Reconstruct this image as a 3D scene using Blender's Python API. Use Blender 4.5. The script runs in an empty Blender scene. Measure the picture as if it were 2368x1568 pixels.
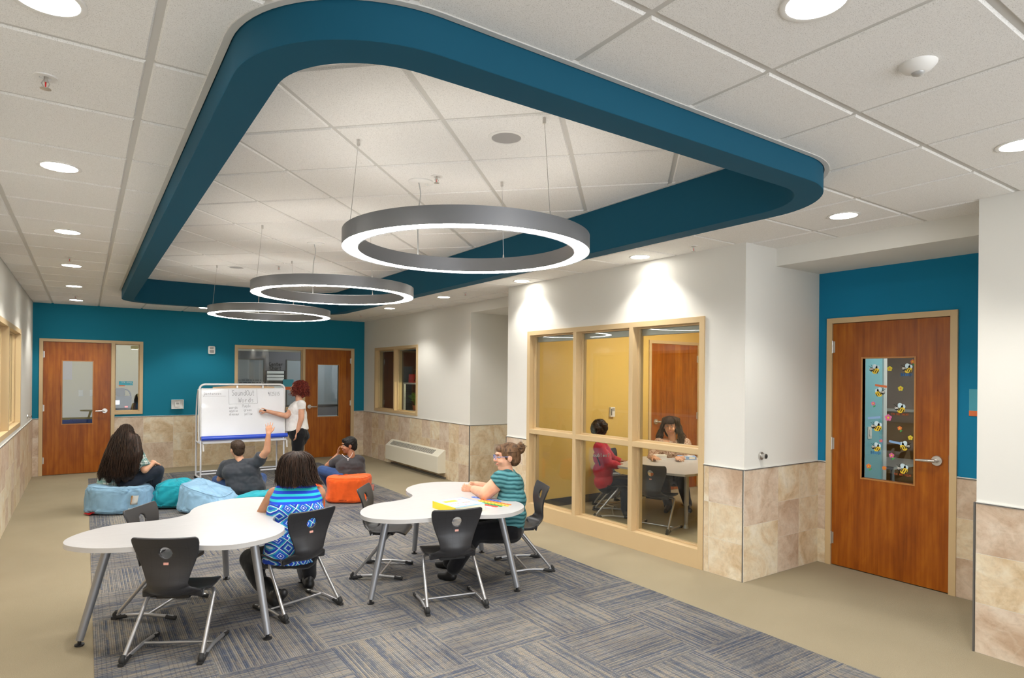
import bpy, bmesh, math, random
import numpy as np
from mathutils import Vector, Matrix, noise
R = math.radians
rnd = random.Random(7)
COL = bpy.context.scene.collection
H = 2.7274

# ------------------------------------------------------------------ materials
MATS = {}
def mat(name, col=(.8, .8, .8), rough=.5, metal=0., spec=.5, bump=None, emit=None, estr=0., var=None, coat=0.):
    """principled; bump=(scale,strength,distance); var=(scale,amount) soft colour variation"""
    if name in MATS: return MATS[name]
    m = bpy.data.materials.new(name); m.use_nodes = True; MATS[name] = m
    nt = m.node_tree; b = nt.nodes['Principled BSDF']
    b.inputs['Base Color'].default_value = (*col, 1); b.inputs['Roughness'].default_value = rough
    b.inputs['Metallic'].default_value = metal; b.inputs['Specular IOR Level'].default_value = spec
    b.inputs['Coat Weight'].default_value = coat
    if emit: b.inputs['Emission Color'].default_value = (*emit, 1); b.inputs['Emission Strength'].default_value = estr
    tc = nt.nodes.new('ShaderNodeTexCoord')
    if bump:
        n = nt.nodes.new('ShaderNodeTexNoise'); n.inputs['Scale'].default_value = bump[0]; n.inputs['Detail'].default_value = 4
        bp = nt.nodes.new('ShaderNodeBump'); bp.inputs['Strength'].default_value = bump[1]; bp.inputs['Distance'].default_value = bump[2]
        nt.links.new(tc.outputs['Object'], n.inputs['Vector']); nt.links.new(n.outputs['Fac'], bp.inputs['Height']); nt.links.new(bp.outputs['Normal'], b.inputs['Normal'])
    if var:
        n = nt.nodes.new('ShaderNodeTexNoise'); n.inputs['Scale'].default_value = var[0]; n.inputs['Detail'].default_value = 5
        mr = nt.nodes.new('ShaderNodeMapRange'); mr.inputs[3].default_value = 1 - var[1]; mr.inputs[4].default_value = 1 + var[1]
        mr.inputs[1].default_value = .3; mr.inputs[2].default_value = .7
        mx = nt.nodes.new('ShaderNodeVectorMath'); mx.operation = 'SCALE'; mx.inputs[0].default_value = col
        nt.links.new(tc.outputs['Object'], n.inputs['Vector']); nt.links.new(n.outputs['Fac'], mr.inputs[0]); nt.links.new(mr.outputs[0], mx.inputs['Scale']); nt.links.new(mx.outputs[0], b.inputs['Base Color'])
    return m

class NT:
    """tiny helper to wire node graphs"""
    def __init__(s, name, rough=.5, metal=0., spec=.5):
        s.m = bpy.data.materials.new(name); s.m.use_nodes = True; MATS[name] = s.m
        s.t = s.m.node_tree; s.b = s.t.nodes['Principled BSDF']
        s.b.inputs['Roughness'].default_value = rough; s.b.inputs['Metallic'].default_value = metal; s.b.inputs['Specular IOR Level'].default_value = spec
        s.tc = s.t.nodes.new('ShaderNodeTexCoord')
    def put(s, inp, v):
        if v is None: return
        if isinstance(v, bpy.types.NodeSocket): s.t.links.new(v, inp)
        else:
            if hasattr(inp.default_value, '__len__') and len(inp.default_value) == 4 and hasattr(v, '__len__') and len(v) == 3: v = (*v, 1)
            inp.default_value = v
    def obj(s): return s.tc.outputs['Object']
    def sep(s, v):
        n = s.t.nodes.new('ShaderNodeSeparateXYZ'); s.put(n.inputs[0], v); return n.outputs
    def comb(s, x, y, z):
        n = s.t.nodes.new('ShaderNodeCombineXYZ'); [s.put(n.inputs[i], v) for i, v in enumerate((x, y, z))]; return n.outputs[0]
    def math(s, op, a, b=None, c=None):
        n = s.t.nodes.new('ShaderNodeMath'); n.operation = op; s.put(n.inputs[0], a); s.put(n.inputs[1], b); s.put(n.inputs[2], c); return n.outputs[0]
    def vmul(s, v, k):
        n = s.t.nodes.new('ShaderNodeVectorMath'); n.operation = 'MULTIPLY'; s.put(n.inputs[0], v); s.put(n.inputs[1], k); return n.outputs[0]
    def vadd(s, v, k):
        n = s.t.nodes.new('ShaderNodeVectorMath'); n.operation = 'ADD'; s.put(n.inputs[0], v); s.put(n.inputs[1], k); return n.outputs[0]
    def noise(s, v, scale, detail=4, dist=0., rough=.5):
        n = s.t.nodes.new('ShaderNodeTexNoise'); s.put(n.inputs['Vector'], v); n.inputs['Scale'].default_value = scale; n.inputs['Detail'].default_value = detail; n.inputs['Distortion'].default_value = dist; n.inputs['Roughness'].default_value = rough; return n.outputs['Fac']
    def white(s, v):
        n = s.t.nodes.new('ShaderNodeTexWhiteNoise'); s.put(n.inputs['Vector'], v); return n.outputs['Value']
    def ramp(s, f, stops, interp='LINEAR'):
        n = s.t.nodes.new('ShaderNodeValToRGB'); n.color_ramp.interpolation = interp; e = n.color_ramp.elements
        while len(e) < len(stops): e.new(.5)
        for x, (p, c) in zip(e, stops): x.position = p; x.color = (*c, 1)
        s.put(n.inputs[0], f); return n.outputs[0]
    def mix(s, f, a, b, kind='MIX'):
        n = s.t.nodes.new('ShaderNodeMix'); n.data_type = 'RGBA'; n.blend_type = kind; s.put(n.inputs[0], f); s.put(n.inputs[6], a); s.put(n.inputs[7], b); return n.outputs[2]
    def attr(s, name):
        n = s.t.nodes.new('ShaderNodeAttribute'); n.attribute_name = name; return n.outputs['Fac']
    def bump(s, h, strength=.3, dist=.002):
        n = s.t.nodes.new('ShaderNodeBump'); n.inputs['Strength'].default_value = strength; n.inputs['Distance'].default_value = dist
        s.put(n.inputs['Height'], h); s.put(s.b.inputs['Normal'], n.outputs[0])
    def color(s, c): s.put(s.b.inputs['Base Color'], c); return s.m

# ------------------------------------------------------------------ meshes
def mesh_obj(name, me, m=None, parent=None, smooth=None):
    o = bpy.data.objects.new(name, me); COL.objects.link(o)
    if m is not None:
        for x in (m if isinstance(m, (list, tuple)) else [m]): me.materials.append(x)
    if parent is not None: o.parent = parent
    if smooth is not None: shade(me, smooth)
    return o
def shade(me, ang=35):
    n = len(me.polygons); me.polygons.foreach_set('use_smooth', [True] * n)
    if ang < 180:
        bm = bmesh.new(); bm.from_mesh(me); a = R(ang)
        for e in bm.edges:
            if len(e.link_faces) == 2 and e.calc_face_angle(0) > a: e.smooth = False
        bm.to_mesh(me); bm.free()
def obj(name, bm, m=None, parent=None, smooth=35, bev=0.):
    me = bpy.data.meshes.new(name)
    if bev:
        es = [e for e in bm.edges if len(e.link_faces) == 2 and e.calc_face_angle(0) > R(40)]
        bmesh.ops.bevel(bm, geom=es, offset=bev, segments=2, affect='EDGES', profile=.7, clamp_overlap=True)
    bm.to_mesh(me); bm.free()
    return mesh_obj(name, me, m, parent, smooth)
def tag(o, label=None, cat=None, group=None, kind=None):
    for k, v in (('label', label), ('category', cat), ('group', group), ('kind', kind)):
        if v: o[k] = v
    return o
def thing(name, label, cat, loc=(0, 0, 0), rz=0., group=None):
    o = bpy.data.objects.new(name, None); COL.objects.link(o); o.location = loc; o.rotation_euler = (0, 0, rz); o.empty_display_size = .1
    return tag(o, label, cat, group)
def struct(name, label=None, loc=(0, 0, 0), rz=0.):
    o = bpy.data.objects.new(name, None); COL.objects.link(o); o.location = loc; o.rotation_euler = (0, 0, rz)
    return tag(o, label, None, None, 'structure')
def B(): return bmesh.new()
def box(bm, c, s, rot=None, mi=0):
    """box centre c, size s, optional rotation matrix"""
    M = Matrix.Translation(c) @ (rot.to_4x4() if rot is not None else Matrix.Identity(4)) @ Matrix.Diagonal((*s, 1))
    r = bmesh.ops.create_cube(bm, size=1, matrix=M)
    for f in {f for v in r['verts'] for f in v.link_faces}: f.material_index = mi
    return r['verts']
def bx(bm, x0, x1, y0, y1, z0, z1, mi=0): return box(bm, ((x0 + x1) / 2, (y0 + y1) / 2, (z0 + z1) / 2), (abs(x1 - x0), abs(y1 - y0), abs(z1 - z0)), None, mi)
def align(d):
    d = Vector(d).normalized(); return d.to_track_quat('Z', 'Y').to_matrix().to_4x4()
def cyl(bm, p0, p1, r0, r1=None, n=20, caps=True, mi=0):
    p0 = Vector(p0); p1 = Vector(p1); d = p1 - p0; r1 = r0 if r1 is None else r1
    M = Matrix.Translation((p0 + p1) / 2) @ align(d)
    r = bmesh.ops.create_cone(bm, cap_ends=caps, segments=n, radius1=r0, radius2=r1, depth=d.length, matrix=M)
    for f in {f for v in r['verts'] for f in v.link_faces}: f.material_index = mi
    return r['verts']
def ball(bm, c, r, n=16, rot=None, mi=0):
    s = (r, r, r) if not hasattr(r, '__len__') else r
    M = Matrix.Translation(c) @ (rot.to_4x4() if rot is not None else Matrix.Identity(4)) @ Matrix.Diagonal((*s, 1))
    q = bmesh.ops.create_uvsphere(bm, u_segments=n, v_segments=max(6, n // 2), radius=1, matrix=M)
    for f in {f for v in q['verts'] for f in v.link_faces}: f.material_index = mi
    return q['verts']
def smooth_path(pts, seg=6, closed=False):
    """Catmull-Rom"""
    P = [Vector(p) for p in pts]; n = len(P); out = []
    for i in range(n if closed else n - 1):
        p1, p2 = P[i], P[(i + 1) % n]
        p0 = P[i - 1] if (i > 0 or closed) else p1; p3 = P[(i + 2) % n] if (i + 2 < n or closed) else p2
        for k in range(seg):
            t = k / seg
            out.append(.5 * ((2 * p1) + (p2 - p0) * t + (2 * p0 - 5 * p1 + 4 * p2 - p3) * t * t + (3 * p1 - p0 - 3 * p2 + p3) * t ** 3))
    if not closed: out.append(P[-1])
    return out
def fillet(pts, r, seg=6):
    """polyline with rounded corners"""
    P = [Vector(p) for p in pts]; out = [P[0]]
    for i in range(1, len(P) - 1):
        a, b, c = P[i - 1], P[i], P[i + 1]; rr = min(r, (a - b).length * .49, (c - b).length * .49)
        s = b + (a - b).normalized() * rr; e = b + (c - b).normalized() * rr
        for k in range(seg + 1):
            t = k / seg; out.append((1 - t) ** 2 * s + 2 * t * (1 - t) * b + t * t * e)
    out.append(P[-1]); return out
def tube(bm, pts, r, n=10, closed=False, caps=True, mi=0):
    """tube along polyline; r scalar or list"""
    P = [Vector(p) for p in pts]; m = len(P); rs = r if hasattr(r, '__len__') else [r] * m
    rings = []; up = None
    for i in range(m):
        t = (P[(i + 1) % m] - P[i - 1]) if (closed or 0 < i < m - 1) else (P[1] - P[0] if i == 0 else P[-1] - P[-2])
        if t.length < 1e-9: t = Vector((0, 0, 1))
        t.normalize()
        if up is None: up = Vector((0, 0, 1)) if abs(t.z) < .9 else Vector((1, 0, 0))
        s = t.cross(up)
        if s.length < 1e-6: s = t.orthogonal()
        s.normalize(); up = s.cross(t).normalized()
        rings.append([bm.verts.new(P[i] + rs[i] * (math.cos(2 * math.pi * k / n) * s + math.sin(2 * math.pi * k / n) * up)) for k in range(n)])
    for i in range(m if closed else m - 1):
        a, b = rings[i], rings[(i + 1) % m]
        for k in range(n): f = bm.faces.new((b[k], b[(k + 1) % n], a[(k + 1) % n], a[k])); f.material_index = mi
    if caps and not closed:
        f = bm.faces.new(rings[0]); f.material_index = mi; f = bm.faces.new(rings[-1][::-1]); f.material_index = mi
def lathe(bm, prof, n=32, c=(0, 0, 0), mi=0):
    """prof list of (r,z)"""
    rings = []
    for r, z in prof:
        rings.append([bm.verts.new((c[0] + max(r, 1e-5) * math.cos(2 * math.pi * k / n), c[1] + max(r, 1e-5) * math.sin(2 * math.pi * k / n), c[2] + z)) for k in range(n)])
    for a, b in zip(rings, rings[1:]):
        for k in range(n): f = bm.faces.new((a[k], a[(k + 1) % n], b[(k + 1) % n], b[k])); f.material_index = mi
    bmesh.ops.remove_doubles(bm, verts=bm.verts, dist=2e-5)
    bmesh.ops.recalc_face_normals(bm, faces=bm.faces)
def prism(bm, poly, z0, z1, M=None, mi=0):
    """extruded polygon (list of xy)"""
    a = [bm.verts.new((x, y, z0)) for x, y in poly]; b = [bm.verts.new((x, y, z1)) for x, y in poly]; n = len(poly)
    fs = [bm.faces.new(a[::-1]), bm.faces.new(b)] + [bm.faces.new((a[i], a[(i + 1) % n], b[(i + 1) % n], b[i])) for i in range(n)]
    for f in fs: f.material_index = mi
    if M is not None: bmesh.ops.transform(bm, matrix=M, verts=a + b)
    bmesh.ops.recalc_face_normals(bm, faces=fs)
    return a + b
def rrect(x0, x1, y0, y1, r, n=10):
    out = []
    for cx, cy, a0 in ((x1 - r, y1 - r, 0), (x0 + r, y1 - r, 90), (x0 + r, y0 + r, 180), (x1 - r, y0 + r, 270)):
        for k in range(n + 1): a = R(a0 + 90 * k / n); out.append((cx + r * math.cos(a), cy + r * math.sin(a)))
    return out
def evaluated(o, name=None):
    """mesh of o with its modifiers applied"""
    dg = bpy.context.evaluated_depsgraph_get(); dg.update()
    me = bpy.data.meshes.new_from_object(o.evaluated_get(dg)); return me
def apply_mods(o):
    bpy.context.view_layer.update()
    me = evaluated(o); old = o.data; nm = o.name; o.modifiers.clear(); o.data = me; me.name = nm
    if not me.materials:
        for m in old.materials: me.materials.append(m)
    return o
def copy_tree(o, parent=None):
    c = o.copy(); COL.objects.link(c)
    if parent is not None: c.parent = parent
    for ch in list(o.children): copy_tree(ch, c)
    return c

# ------------------------------------------------------------------ organic bodies
def capsule(bm, p0, r0, p1, r1, n=14, flat0=False, flat1=False):
    p0 = Vector(p0); p1 = Vector(p1); d = p1 - p0; L = d.length
    if L < 1e-5: return ball(bm, p0, max(r0, r1), n)
    M = Matrix.Translation(p0) @ align(d); prof = []
    if flat0: prof += [(0, 0), (r0, 0)]
    else: prof += [(r0 * math.sin(a), -r0 * math.cos(a)) for a in [R(x) for x in (0, 22, 45, 68)]] + [(r0, 0)]
    if flat1: prof += [(r1, L), (0, L)]
    else: prof += [(r1, L)] + [(r1 * math.cos(a), L + r1 * math.sin(a)) for a in [R(x) for x in (22, 45, 68, 90)]]
    rings = [[M @ Vector((max(r, 1e-5) * math.cos(2 * math.pi * k / n), max(r, 1e-5) * math.sin(2 * math.pi * k / n), z)) for k in range(n)] for r, z in prof]
    V = [[bm.verts.new(v) for v in r] for r in rings]
    for a, b in zip(V, V[1:]):
        for k in range(n): bm.faces.new((a[k], a[(k + 1) % n], b[(k + 1) % n], b[k]))
    bm.faces.new(V[0][::-1]); bm.faces.new(V[-1])
def prims(bm, L):
    for p in L:
        k = p[0]
        if k == 'c': capsule(bm, p[1], p[2], p[3], p[4])
        elif k == 'f': capsule(bm, p[1], p[2], p[3], p[4], n=20, flat0=True, flat1=True)       # flat ends
        elif k == 'g': capsule(bm, p[1], p[2], p[3], p[4], n=20, flat1=True)                   # flat far end
        elif k == 'e': ball(bm, p[1], p[2], 18, p[3] if len(p) > 3 else None)
        elif k == 'p':                                                                         # polyline of capsules
            pts, rs = p[1], p[2]
            for i in range(len(pts) - 1): capsule(bm, pts[i], rs[i], pts[i + 1], rs[i + 1], n=12)
def blob(name, L, m, parent=None, voxel=.008, smooth=5, fold=None, post=None, org=None):
    """one continuous surface grown from overlapping tapered capsules and ellipsoids. fold=(scale,amp): cloth folds"""
    bm = B(); prims(bm, L); me = bpy.data.meshes.new(name); bm.to_mesh(me); bm.free()
    o = mesh_obj(name, me, m, None)
    r = o.modifiers.new('r', 'REMESH'); r.mode = 'VOXEL'; r.voxel_size = voxel; r.use_smooth_shade = True
    if smooth: s = o.modifiers.new('s', 'SMOOTH'); s.iterations = smooth; s.factor = .5
    apply_mods(o)
    if fold or post:
        bm = B(); bm.from_mesh(o.data); bm.normal_update()
        if fold:
            for v in bm.verts:
                q = v.co * fold[0]; w = noise.noise(Vector((q.x, q.y, q.z * (fold[2] if len(fold) > 2 else 1)))) + .5 * noise.noise(q * 2.3)
                v.co += v.normal * w * fold[1]
        if post: post(bm)
        bm.to_mesh(o.data); bm.free()
    if parent is not None:
        o.parent = parent
        org = Vector(parent.location) if org is None else org
    if org is not None:
        o.data.transform(Matrix.Translation(-Vector(org)))
        if parent is None: o.location = org
    o.data.polygons.foreach_set('use_smooth', [True] * len(o.data.polygons))
    return o

# ------------------------------------------------------------------ single-stroke handwriting
GL = {'S': [[(.9, .85), (.5, 1), (.15, .8), (.3, .58), (.75, .45), (.85, .2), (.45, 0), (.05, .15)]], 'o': [[(.5, .6), (.15, .45), (.15, .12), (.5, 0), (.8, .15), (.8, .45), (.5, .6)]],
      'u': [[(.1, .6), (.12, .1), (.5, 0), (.8, .2), (.85, .6), (.85, 0)]], 'n': [[(.1, .6), (.12, 0), (.15, .45), (.5, .6), (.8, .45), (.82, 0)]],
      'd': [[(.8, .5), (.4, .6), (.1, .3), (.4, 0), (.8, .2), (.85, 1), (.82, 0)]], 'O': [[(.6, 1), (.1, .75), (.1, .2), (.55, 0), (1, .3), (.95, .8), (.5, 1)]],
      't': [[(.4, 1), (.4, .1), (.7, 0)], [(.1, .65), (.8, .65)]], 'W': [[(0, 1), (.2, 0), (.5, .7), (.8, 0), (1.1, 1)]], 'w': [[(0, .6), (.2, 0), (.45, .5), (.7, 0), (.95, .6)]],
      'r': [[(.1, .6), (.12, 0), (.15, .4), (.5, .6), (.75, .52)]], 's': [[(.75, .55), (.35, .6), (.2, .42), (.65, .25), (.6, .02), (.1, .05)]], '9': [[(.8, .75), (.4, 1), (.1, .75), (.4, .5), (.8, .7), (.75, 0)]],
      '/': [[(.7, 1.05), (.1, -.1)]], '2': [[(.1, .8), (.45, 1), (.8, .75), (.1, 0), (.9, .02)]], '5': [[(.8, 1), (.2, 1), (.15, .6), (.6, .6), (.8, .3), (.5, 0), (.1, .1)]], '1': [[(.4, 1), (.4, 0)]],
      'a': [[(.8, .5), (.4, .6), (.1, .3), (.35, 0), (.8, .2), (.8, .6), (.85, 0)]], 'p': [[(.1, .6), (.1, -.4)], [(.1, .5), (.5, .6), (.8, .3), (.5, 0), (.1, .1)]], 'l': [[(.3, 1), (.3, .05), (.5, 0)]],
      'e': [[(.1, .3), (.8, .35), (.5, .6), (.15, .4), (.2, .08), (.8, .08)]], 'i': [[(.3, .6), (.3, 0)], [(.3, .85), (.32, .8)]], 'P': [[(.15, 1), (.1, 0)], [(.15, .95), (.7, .95), (.75, .55), (.12, .5)]],
      'g': [[(.8, .5), (.4, .6), (.1, .3), (.4, .05), (.8, .2), (.8, .6), (.75, -.3), (.3, -.4)]], 'y': [[(.1, .6), (.3, .1), (.5, .1)], [(.8, .6), (.5, -.1), (.15, -.4)]], 'A': [[(0, 0), (.45, 1), (.9, 0)], [(.2, .4), (.7, .4)]],
      'B': [[(.1, 0), (.1, 1), (.6, .95), (.6, .55), (.1, .52), (.75, .45), (.7, .02), (.1, 0)]], 'R': [[(.1, 0), (.1, 1), (.7, .95), (.65, .55), (.1, .5), (.8, 0)]], 'V': [[(0, 1), (.4, 0), (.8, 1)]],
      '!': [[(.3, 1), (.3, .3)], [(.3, .05), (.3, 0)]], 'h': [[(.1, 1), (.1, 0), (.15, .45), (.5, .6), (.8, .4), (.82, 0)]], 'c': [[(.8, .5), (.4, .6), (.1, .3), (.4, 0), (.8, .1)]], 'm': [[(.1, .6), (.1, 0), (.3, .6), (.5, .5), (.5, 0), (.7, .6), (.95, .4), (.95, 0)]],
      'H': [[(.1, 1), (.1, 0)], [(.8, 1), (.8, 0)], [(.1, .5), (.8, .5)]], 'T': [[(0, 1), (.9, 1)], [(.45, 1), (.45, 0)]], 'G': [[(.9, .85), (.5, 1), (.1, .7), (.1, .3), (.5, 0), (.9, .2), (.9, .45), (.55, .45)]], 'D': [[(.1, 0), (.1, 1), (.6, .9), (.85, .5), (.6, .05), (.1, 0)]], 'E': [[(.8, 1), (.1, 1), (.1, 0), (.8, 0)], [(.1, .52), (.6, .52)]],
      '0': [[(.5, 1), (.1, .7), (.1, .3), (.5, 0), (.85, .3), (.85, .7), (.5, 1)]], 'C': [[(.85, .85), (.5, 1), (.1, .7), (.1, .3), (.5, 0), (.9, .15)]], 'L': [[(.1, 1), (.1, 0), (.7, 0)]], 'b': [[(.1, 1), (.1, 0), (.6, .05), (.8, .3), (.5, .6), (.12, .45)]], '?': [[(.1, .8), (.45, 1), (.8, .75), (.4, .45), (.4, .25)], [(.4, .05), (.4, 0)]],
      'U': [[(.1, 1), (.1, .3), (.45, 0), (.8, .3), (.8, 1)]], 'Y': [[(0, 1), (.4, .5), (.8, 1)], [(.4, .5), (.4, 0)]], 'N': [[(.1, 0), (.1, 1), (.8, 0), (.8, 1)]], ' ': []}
def strokes(bm, s, o, u, v, h, wid, thick=.0006, gap=.3, width=.62, mi=0):
    """write s starting at o along u with up v; flat pen strokes of width wid"""
    o, u, v = Vector(o), Vector(u).normalized(), Vector(v).normalized(); nrm = u.cross(v); x = 0.
    for ch in s:
        for pl in GL.get(ch, []):
            P = smooth_path([(x + a * width, b, 0) for a, b in pl], 3) if len(pl) > 2 else [Vector((x + a * width, b, 0)) for a, b in pl]
            Q = [o + u * p.x * h + v * p.y * h for p in P]
            for a, b in zip(Q, Q[1:]):
                d = b - a
                if d.length < 1e-6: continue
                Mx = Matrix((d.normalized(), nrm.cross(d).normalized(), nrm)).transposed()
                box(bm, (a + b) / 2, (d.length + wid * .6, wid, thick), Mx, mi)
        x += width + gap
    return x * h
WORLD, EXPO = 1.45, 1.58
# ------------------------------------------------------------------ surface materials
mat('paint_white', (.74, .73, .685), .85, spec=.2, bump=(260, .12, .001))
mat('paint_teal', (.008, .19, .29), .8, spec=.25, bump=(260, .12, .001))
mat('paint_blue', (.006, .20, .37), .8, spec=.25, bump=(260, .12, .001))
mat('paint_yellow', (.70, .49, .15), .8, spec=.2, bump=(260, .1, .001))
mat('paint_cream', (.60, .53, .27), .85, spec=.2)
mat('paint_lightblue', (.20, .50, .60), .85, spec=.2)
mat('frame_tan', (.60, .445, .25), .42, spec=.4)
mat('steel', (.62, .6, .57), .3, .9)
mat('chair_tube', (.42, .42, .43), .33, .75)
mat('table_leg', (.30, .31, .33), .38, .6)
mat('black_plastic', (.012, .012, .013), .45, spec=.4)
mat('rubber', (.02, .02, .02), .7)
mat('tee', (.60, .59, .56), .6)
mat('tee_shadow', (.42, .415, .40), .7)
mat('white_plastic', (.8, .79, .76), .45)
mat('grey_metal', (.5, .5, .49), .4, .5)
mat('trim_dark', (.16, .155, .145), .45, .5)
mat('light_on', (1, 1, 1), .5, emit=(1, .96, .88), estr=14)
mat('ring_on', (1, 1, 1), .5, emit=(1, .97, .93), estr=20)
mat('ring_up', (1, 1, 1), .5, emit=(1, .95, .88), estr=2.0)
mat('ring_shell', (.30, .30, .31), .42, .55, bump=(400, .1, .0005))
mat('soffit', (.002, .080, .14), .75, spec=.3, bump=(260, .1, .001))
mat('heater', (.72, .69, .58), .45)
mat('dark_slot', (.10, .10, .095), .6)
mat('baseboard', (.035, .035, .04), .6)
mat('white_metal', (.82, .82, .83), .3, .1)
mat('paper', (.85, .84, .8), .8)
mat('kraft', (.62, .42, .24), .85)
mat('board_white', (.80, .82, .86), .16, spec=.6, coat=.3)
mat('blue_roll', (.02, .08, .62), .3, spec=.6)
mat('ink', (.06, .065, .08), .7)
mat('black_ink', (.01, .01, .01), .7)
mat('red', (.7, .02, .02), .5)
mat('orange_sign', (.72, .17, .05), .6)
mat('sign_teal', (.05, .34, .45), .5)

for _n, _a in dict(clear_plastic=((.78, .78, .76), .2), frame_grey=((.55, .56, .60), .35), label_pink=((.75, .38, .32), .5), box_cream=((.80, .80, .62), .6), box_yellow=((.80, .66, .03), .5), lid_blue=((.25, .42, .72), .5), lid_white=((.82, .84, .86), .5), lid_pink=((.75, .2, .4), .5),
                   lid_lightblue=((.3, .6, .85), .5), strip_tag=((.85, .45, .05), .6), lilac=((.55, .48, .52), .8), gloss_blue=((.28, .42, .46), .4), grille_grey=((.36, .35, .34), .7)).items(): mat(_n, *_a)
def m_glass():
    m = bpy.data.materials.new('glass'); m.use_nodes = True; MATS['glass'] = m; nt = m.node_tree; nt.nodes.clear()
    out = nt.nodes.new('ShaderNodeOutputMaterial'); mx = nt.nodes.new('ShaderNodeMixShader'); tr = nt.nodes.new('ShaderNodeBsdfTransparent'); gl = nt.nodes.new('ShaderNodeBsdfGlossy'); fr = nt.nodes.new('ShaderNodeFresnel')
    tr.inputs[0].default_value = (.93, .95, .93, 1); gl.inputs['Roughness'].default_value = .0
    ge = nt.nodes.new('ShaderNodeNewGeometry'); dt = nt.nodes.new('ShaderNodeVectorMath'); dt.operation = 'DOT_PRODUCT'; nt.links.new(ge.outputs['Incoming'], dt.inputs[0]); nt.links.new(ge.outputs['Normal'], dt.inputs[1])
    def mt(op, a, b=None, c=None):
        n = nt.nodes.new('ShaderNodeMath'); n.operation = op
        for i, v in enumerate((a, b, c)):
            if v is None: continue
            if isinstance(v, float): n.inputs[i].default_value = v
            else: nt.links.new(v, n.inputs[i])
        return n.outputs[0]
    F = mt('MULTIPLY_ADD', mt('POWER', mt('SUBTRACT', 1., mt('ABSOLUTE', dt.outputs['Value'])), 5.), .93, .045)
    nt.links.new(F, mx.inputs[0]); nt.links.new(tr.outputs[0], mx.inputs[1]); nt.links.new(gl.outputs[0], mx.inputs[2]); nt.links.new(mx.outputs[0], out.inputs[0]); nt.nodes.remove(fr)
m_glass()

def m_ceiling():
    n = NT('ceiling_tile', .9, spec=.1); o = n.obj()
    f = n.noise(o, 260, 2, rough=.6); g = n.noise(o, 90, 3)
    c = n.ramp(f, [(.30, (.60, .59, .565)), (.45, (.86, .85, .825)), (1, (.90, .89, .865))])
    c = n.mix(.25, c, n.ramp(g, [(.3, (.85, .84, .82)), (.6, (1, 1, 1))]), 'MULTIPLY')
    n.bump(f, .35, .002); n.color(c)
m_ceiling()

def m_tile():
    n = NT('stone_tile', .38, spec=.4); o = n.obj(); t = n.attr('tint')
    off = n.comb(n.math('MULTIPLY', t, 37.), n.math('MULTIPLY', t, 91.), n.math('MULTIPLY', t, 53.)); v = n.vadd(o, off)
    big = n.noise(v, 3.2, 6, 1.2, .6); fine = n.noise(v, 26, 5, .6, .65); vein = n.noise(n.vmul(v, (3, 3, 5)), 1., 3, 1.2, .5)
    a = n.ramp(big, [(.32, (.56, .41, .24)), (.45, (.68, .54, .36)), (.56, (.74, .64, .47)), (.68, (.78, .71, .58))])
    b = n.ramp(big, [(.35, (.50, .36, .25)), (.5, (.63, .50, .38)), (.65, (.71, .61, .50))])
    c = n.mix(n.math('GREATER_THAN', t, .62), a, b)
    c = n.mix(.4, c, n.ramp(fine, [(.3, (.62, .6, .55)), (.55, (1, 1, 1))]), 'MULTIPLY')
    k = n.math('SUBTRACT', 1., n.math('MULTIPLY', n.math('ABSOLUTE', n.math('SUBTRACT', vein, .5)), 22)); k = n.math('MAXIMUM', k, 0.)
    c = n.mix(n.math('MULTIPLY', k, .16), c, (.80, .74, .62))
    n.bump(n.math('ADD', fine, n.math('MULTIPLY', big, 2.)), .25, .003); n.color(c)
m_tile()
mat('grout', (.70, .66, .58), .9)

def m_wood():
    n = NT('cherry_veneer', .32, spec=.35); o = n.obj(); s = n.sep(o); u = n.math('ADD', s[0], s[1])
    pl = n.math('FLOOR', n.math('MULTIPLY', u, 6.2)); w = n.white(n.comb(pl, 0., 0.))
    v = n.comb(n.math('MULTIPLY', u, 30.), w, n.math('MULTIPLY', s[2], 1.3))
    f = n.noise(v, 1., 6, .35, .6); g = n.noise(n.comb(n.math('MULTIPLY', u, 5.), w, n.math('MULTIPLY', s[2], 2.)), 1.4, 4, .8)
    c = n.ramp(n.math('ADD', n.math('MULTIPLY', f, .55), n.math('ADD', n.math('MULTIPLY', g, .35), n.math('MULTIPLY', w, .13))), [(.3, (.17, .034, .003)), (.5, (.31, .080, .005)), (.7, (.45, .145, .010))])
    n.bump(f, .05, .0005); n.color(c)
m_wood()

def m_floor():
    n = NT('broadloom_carpet', .95, spec=.05); o = n.obj()
    f = n.noise(o, 380, 3, rough=.7); g = n.noise(o, 2.2, 4); w = n.noise(n.vmul(o, (200, 200, 1)), 1., 3)
    c = n.ramp(f, [(.25, (.20, .165, .105)), (.5, (.335, .285, .195)), (.75, (.45, .39, .28))])
    c = n.mix(.3, c, n.ramp(g, [(.35, (.8, .8, .78)), (.65, (1, 1, 1))]), 'MULTIPLY')
    n.bump(n.math('ADD', f, w), .5, .004); n.color(c)
m_floor()

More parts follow.
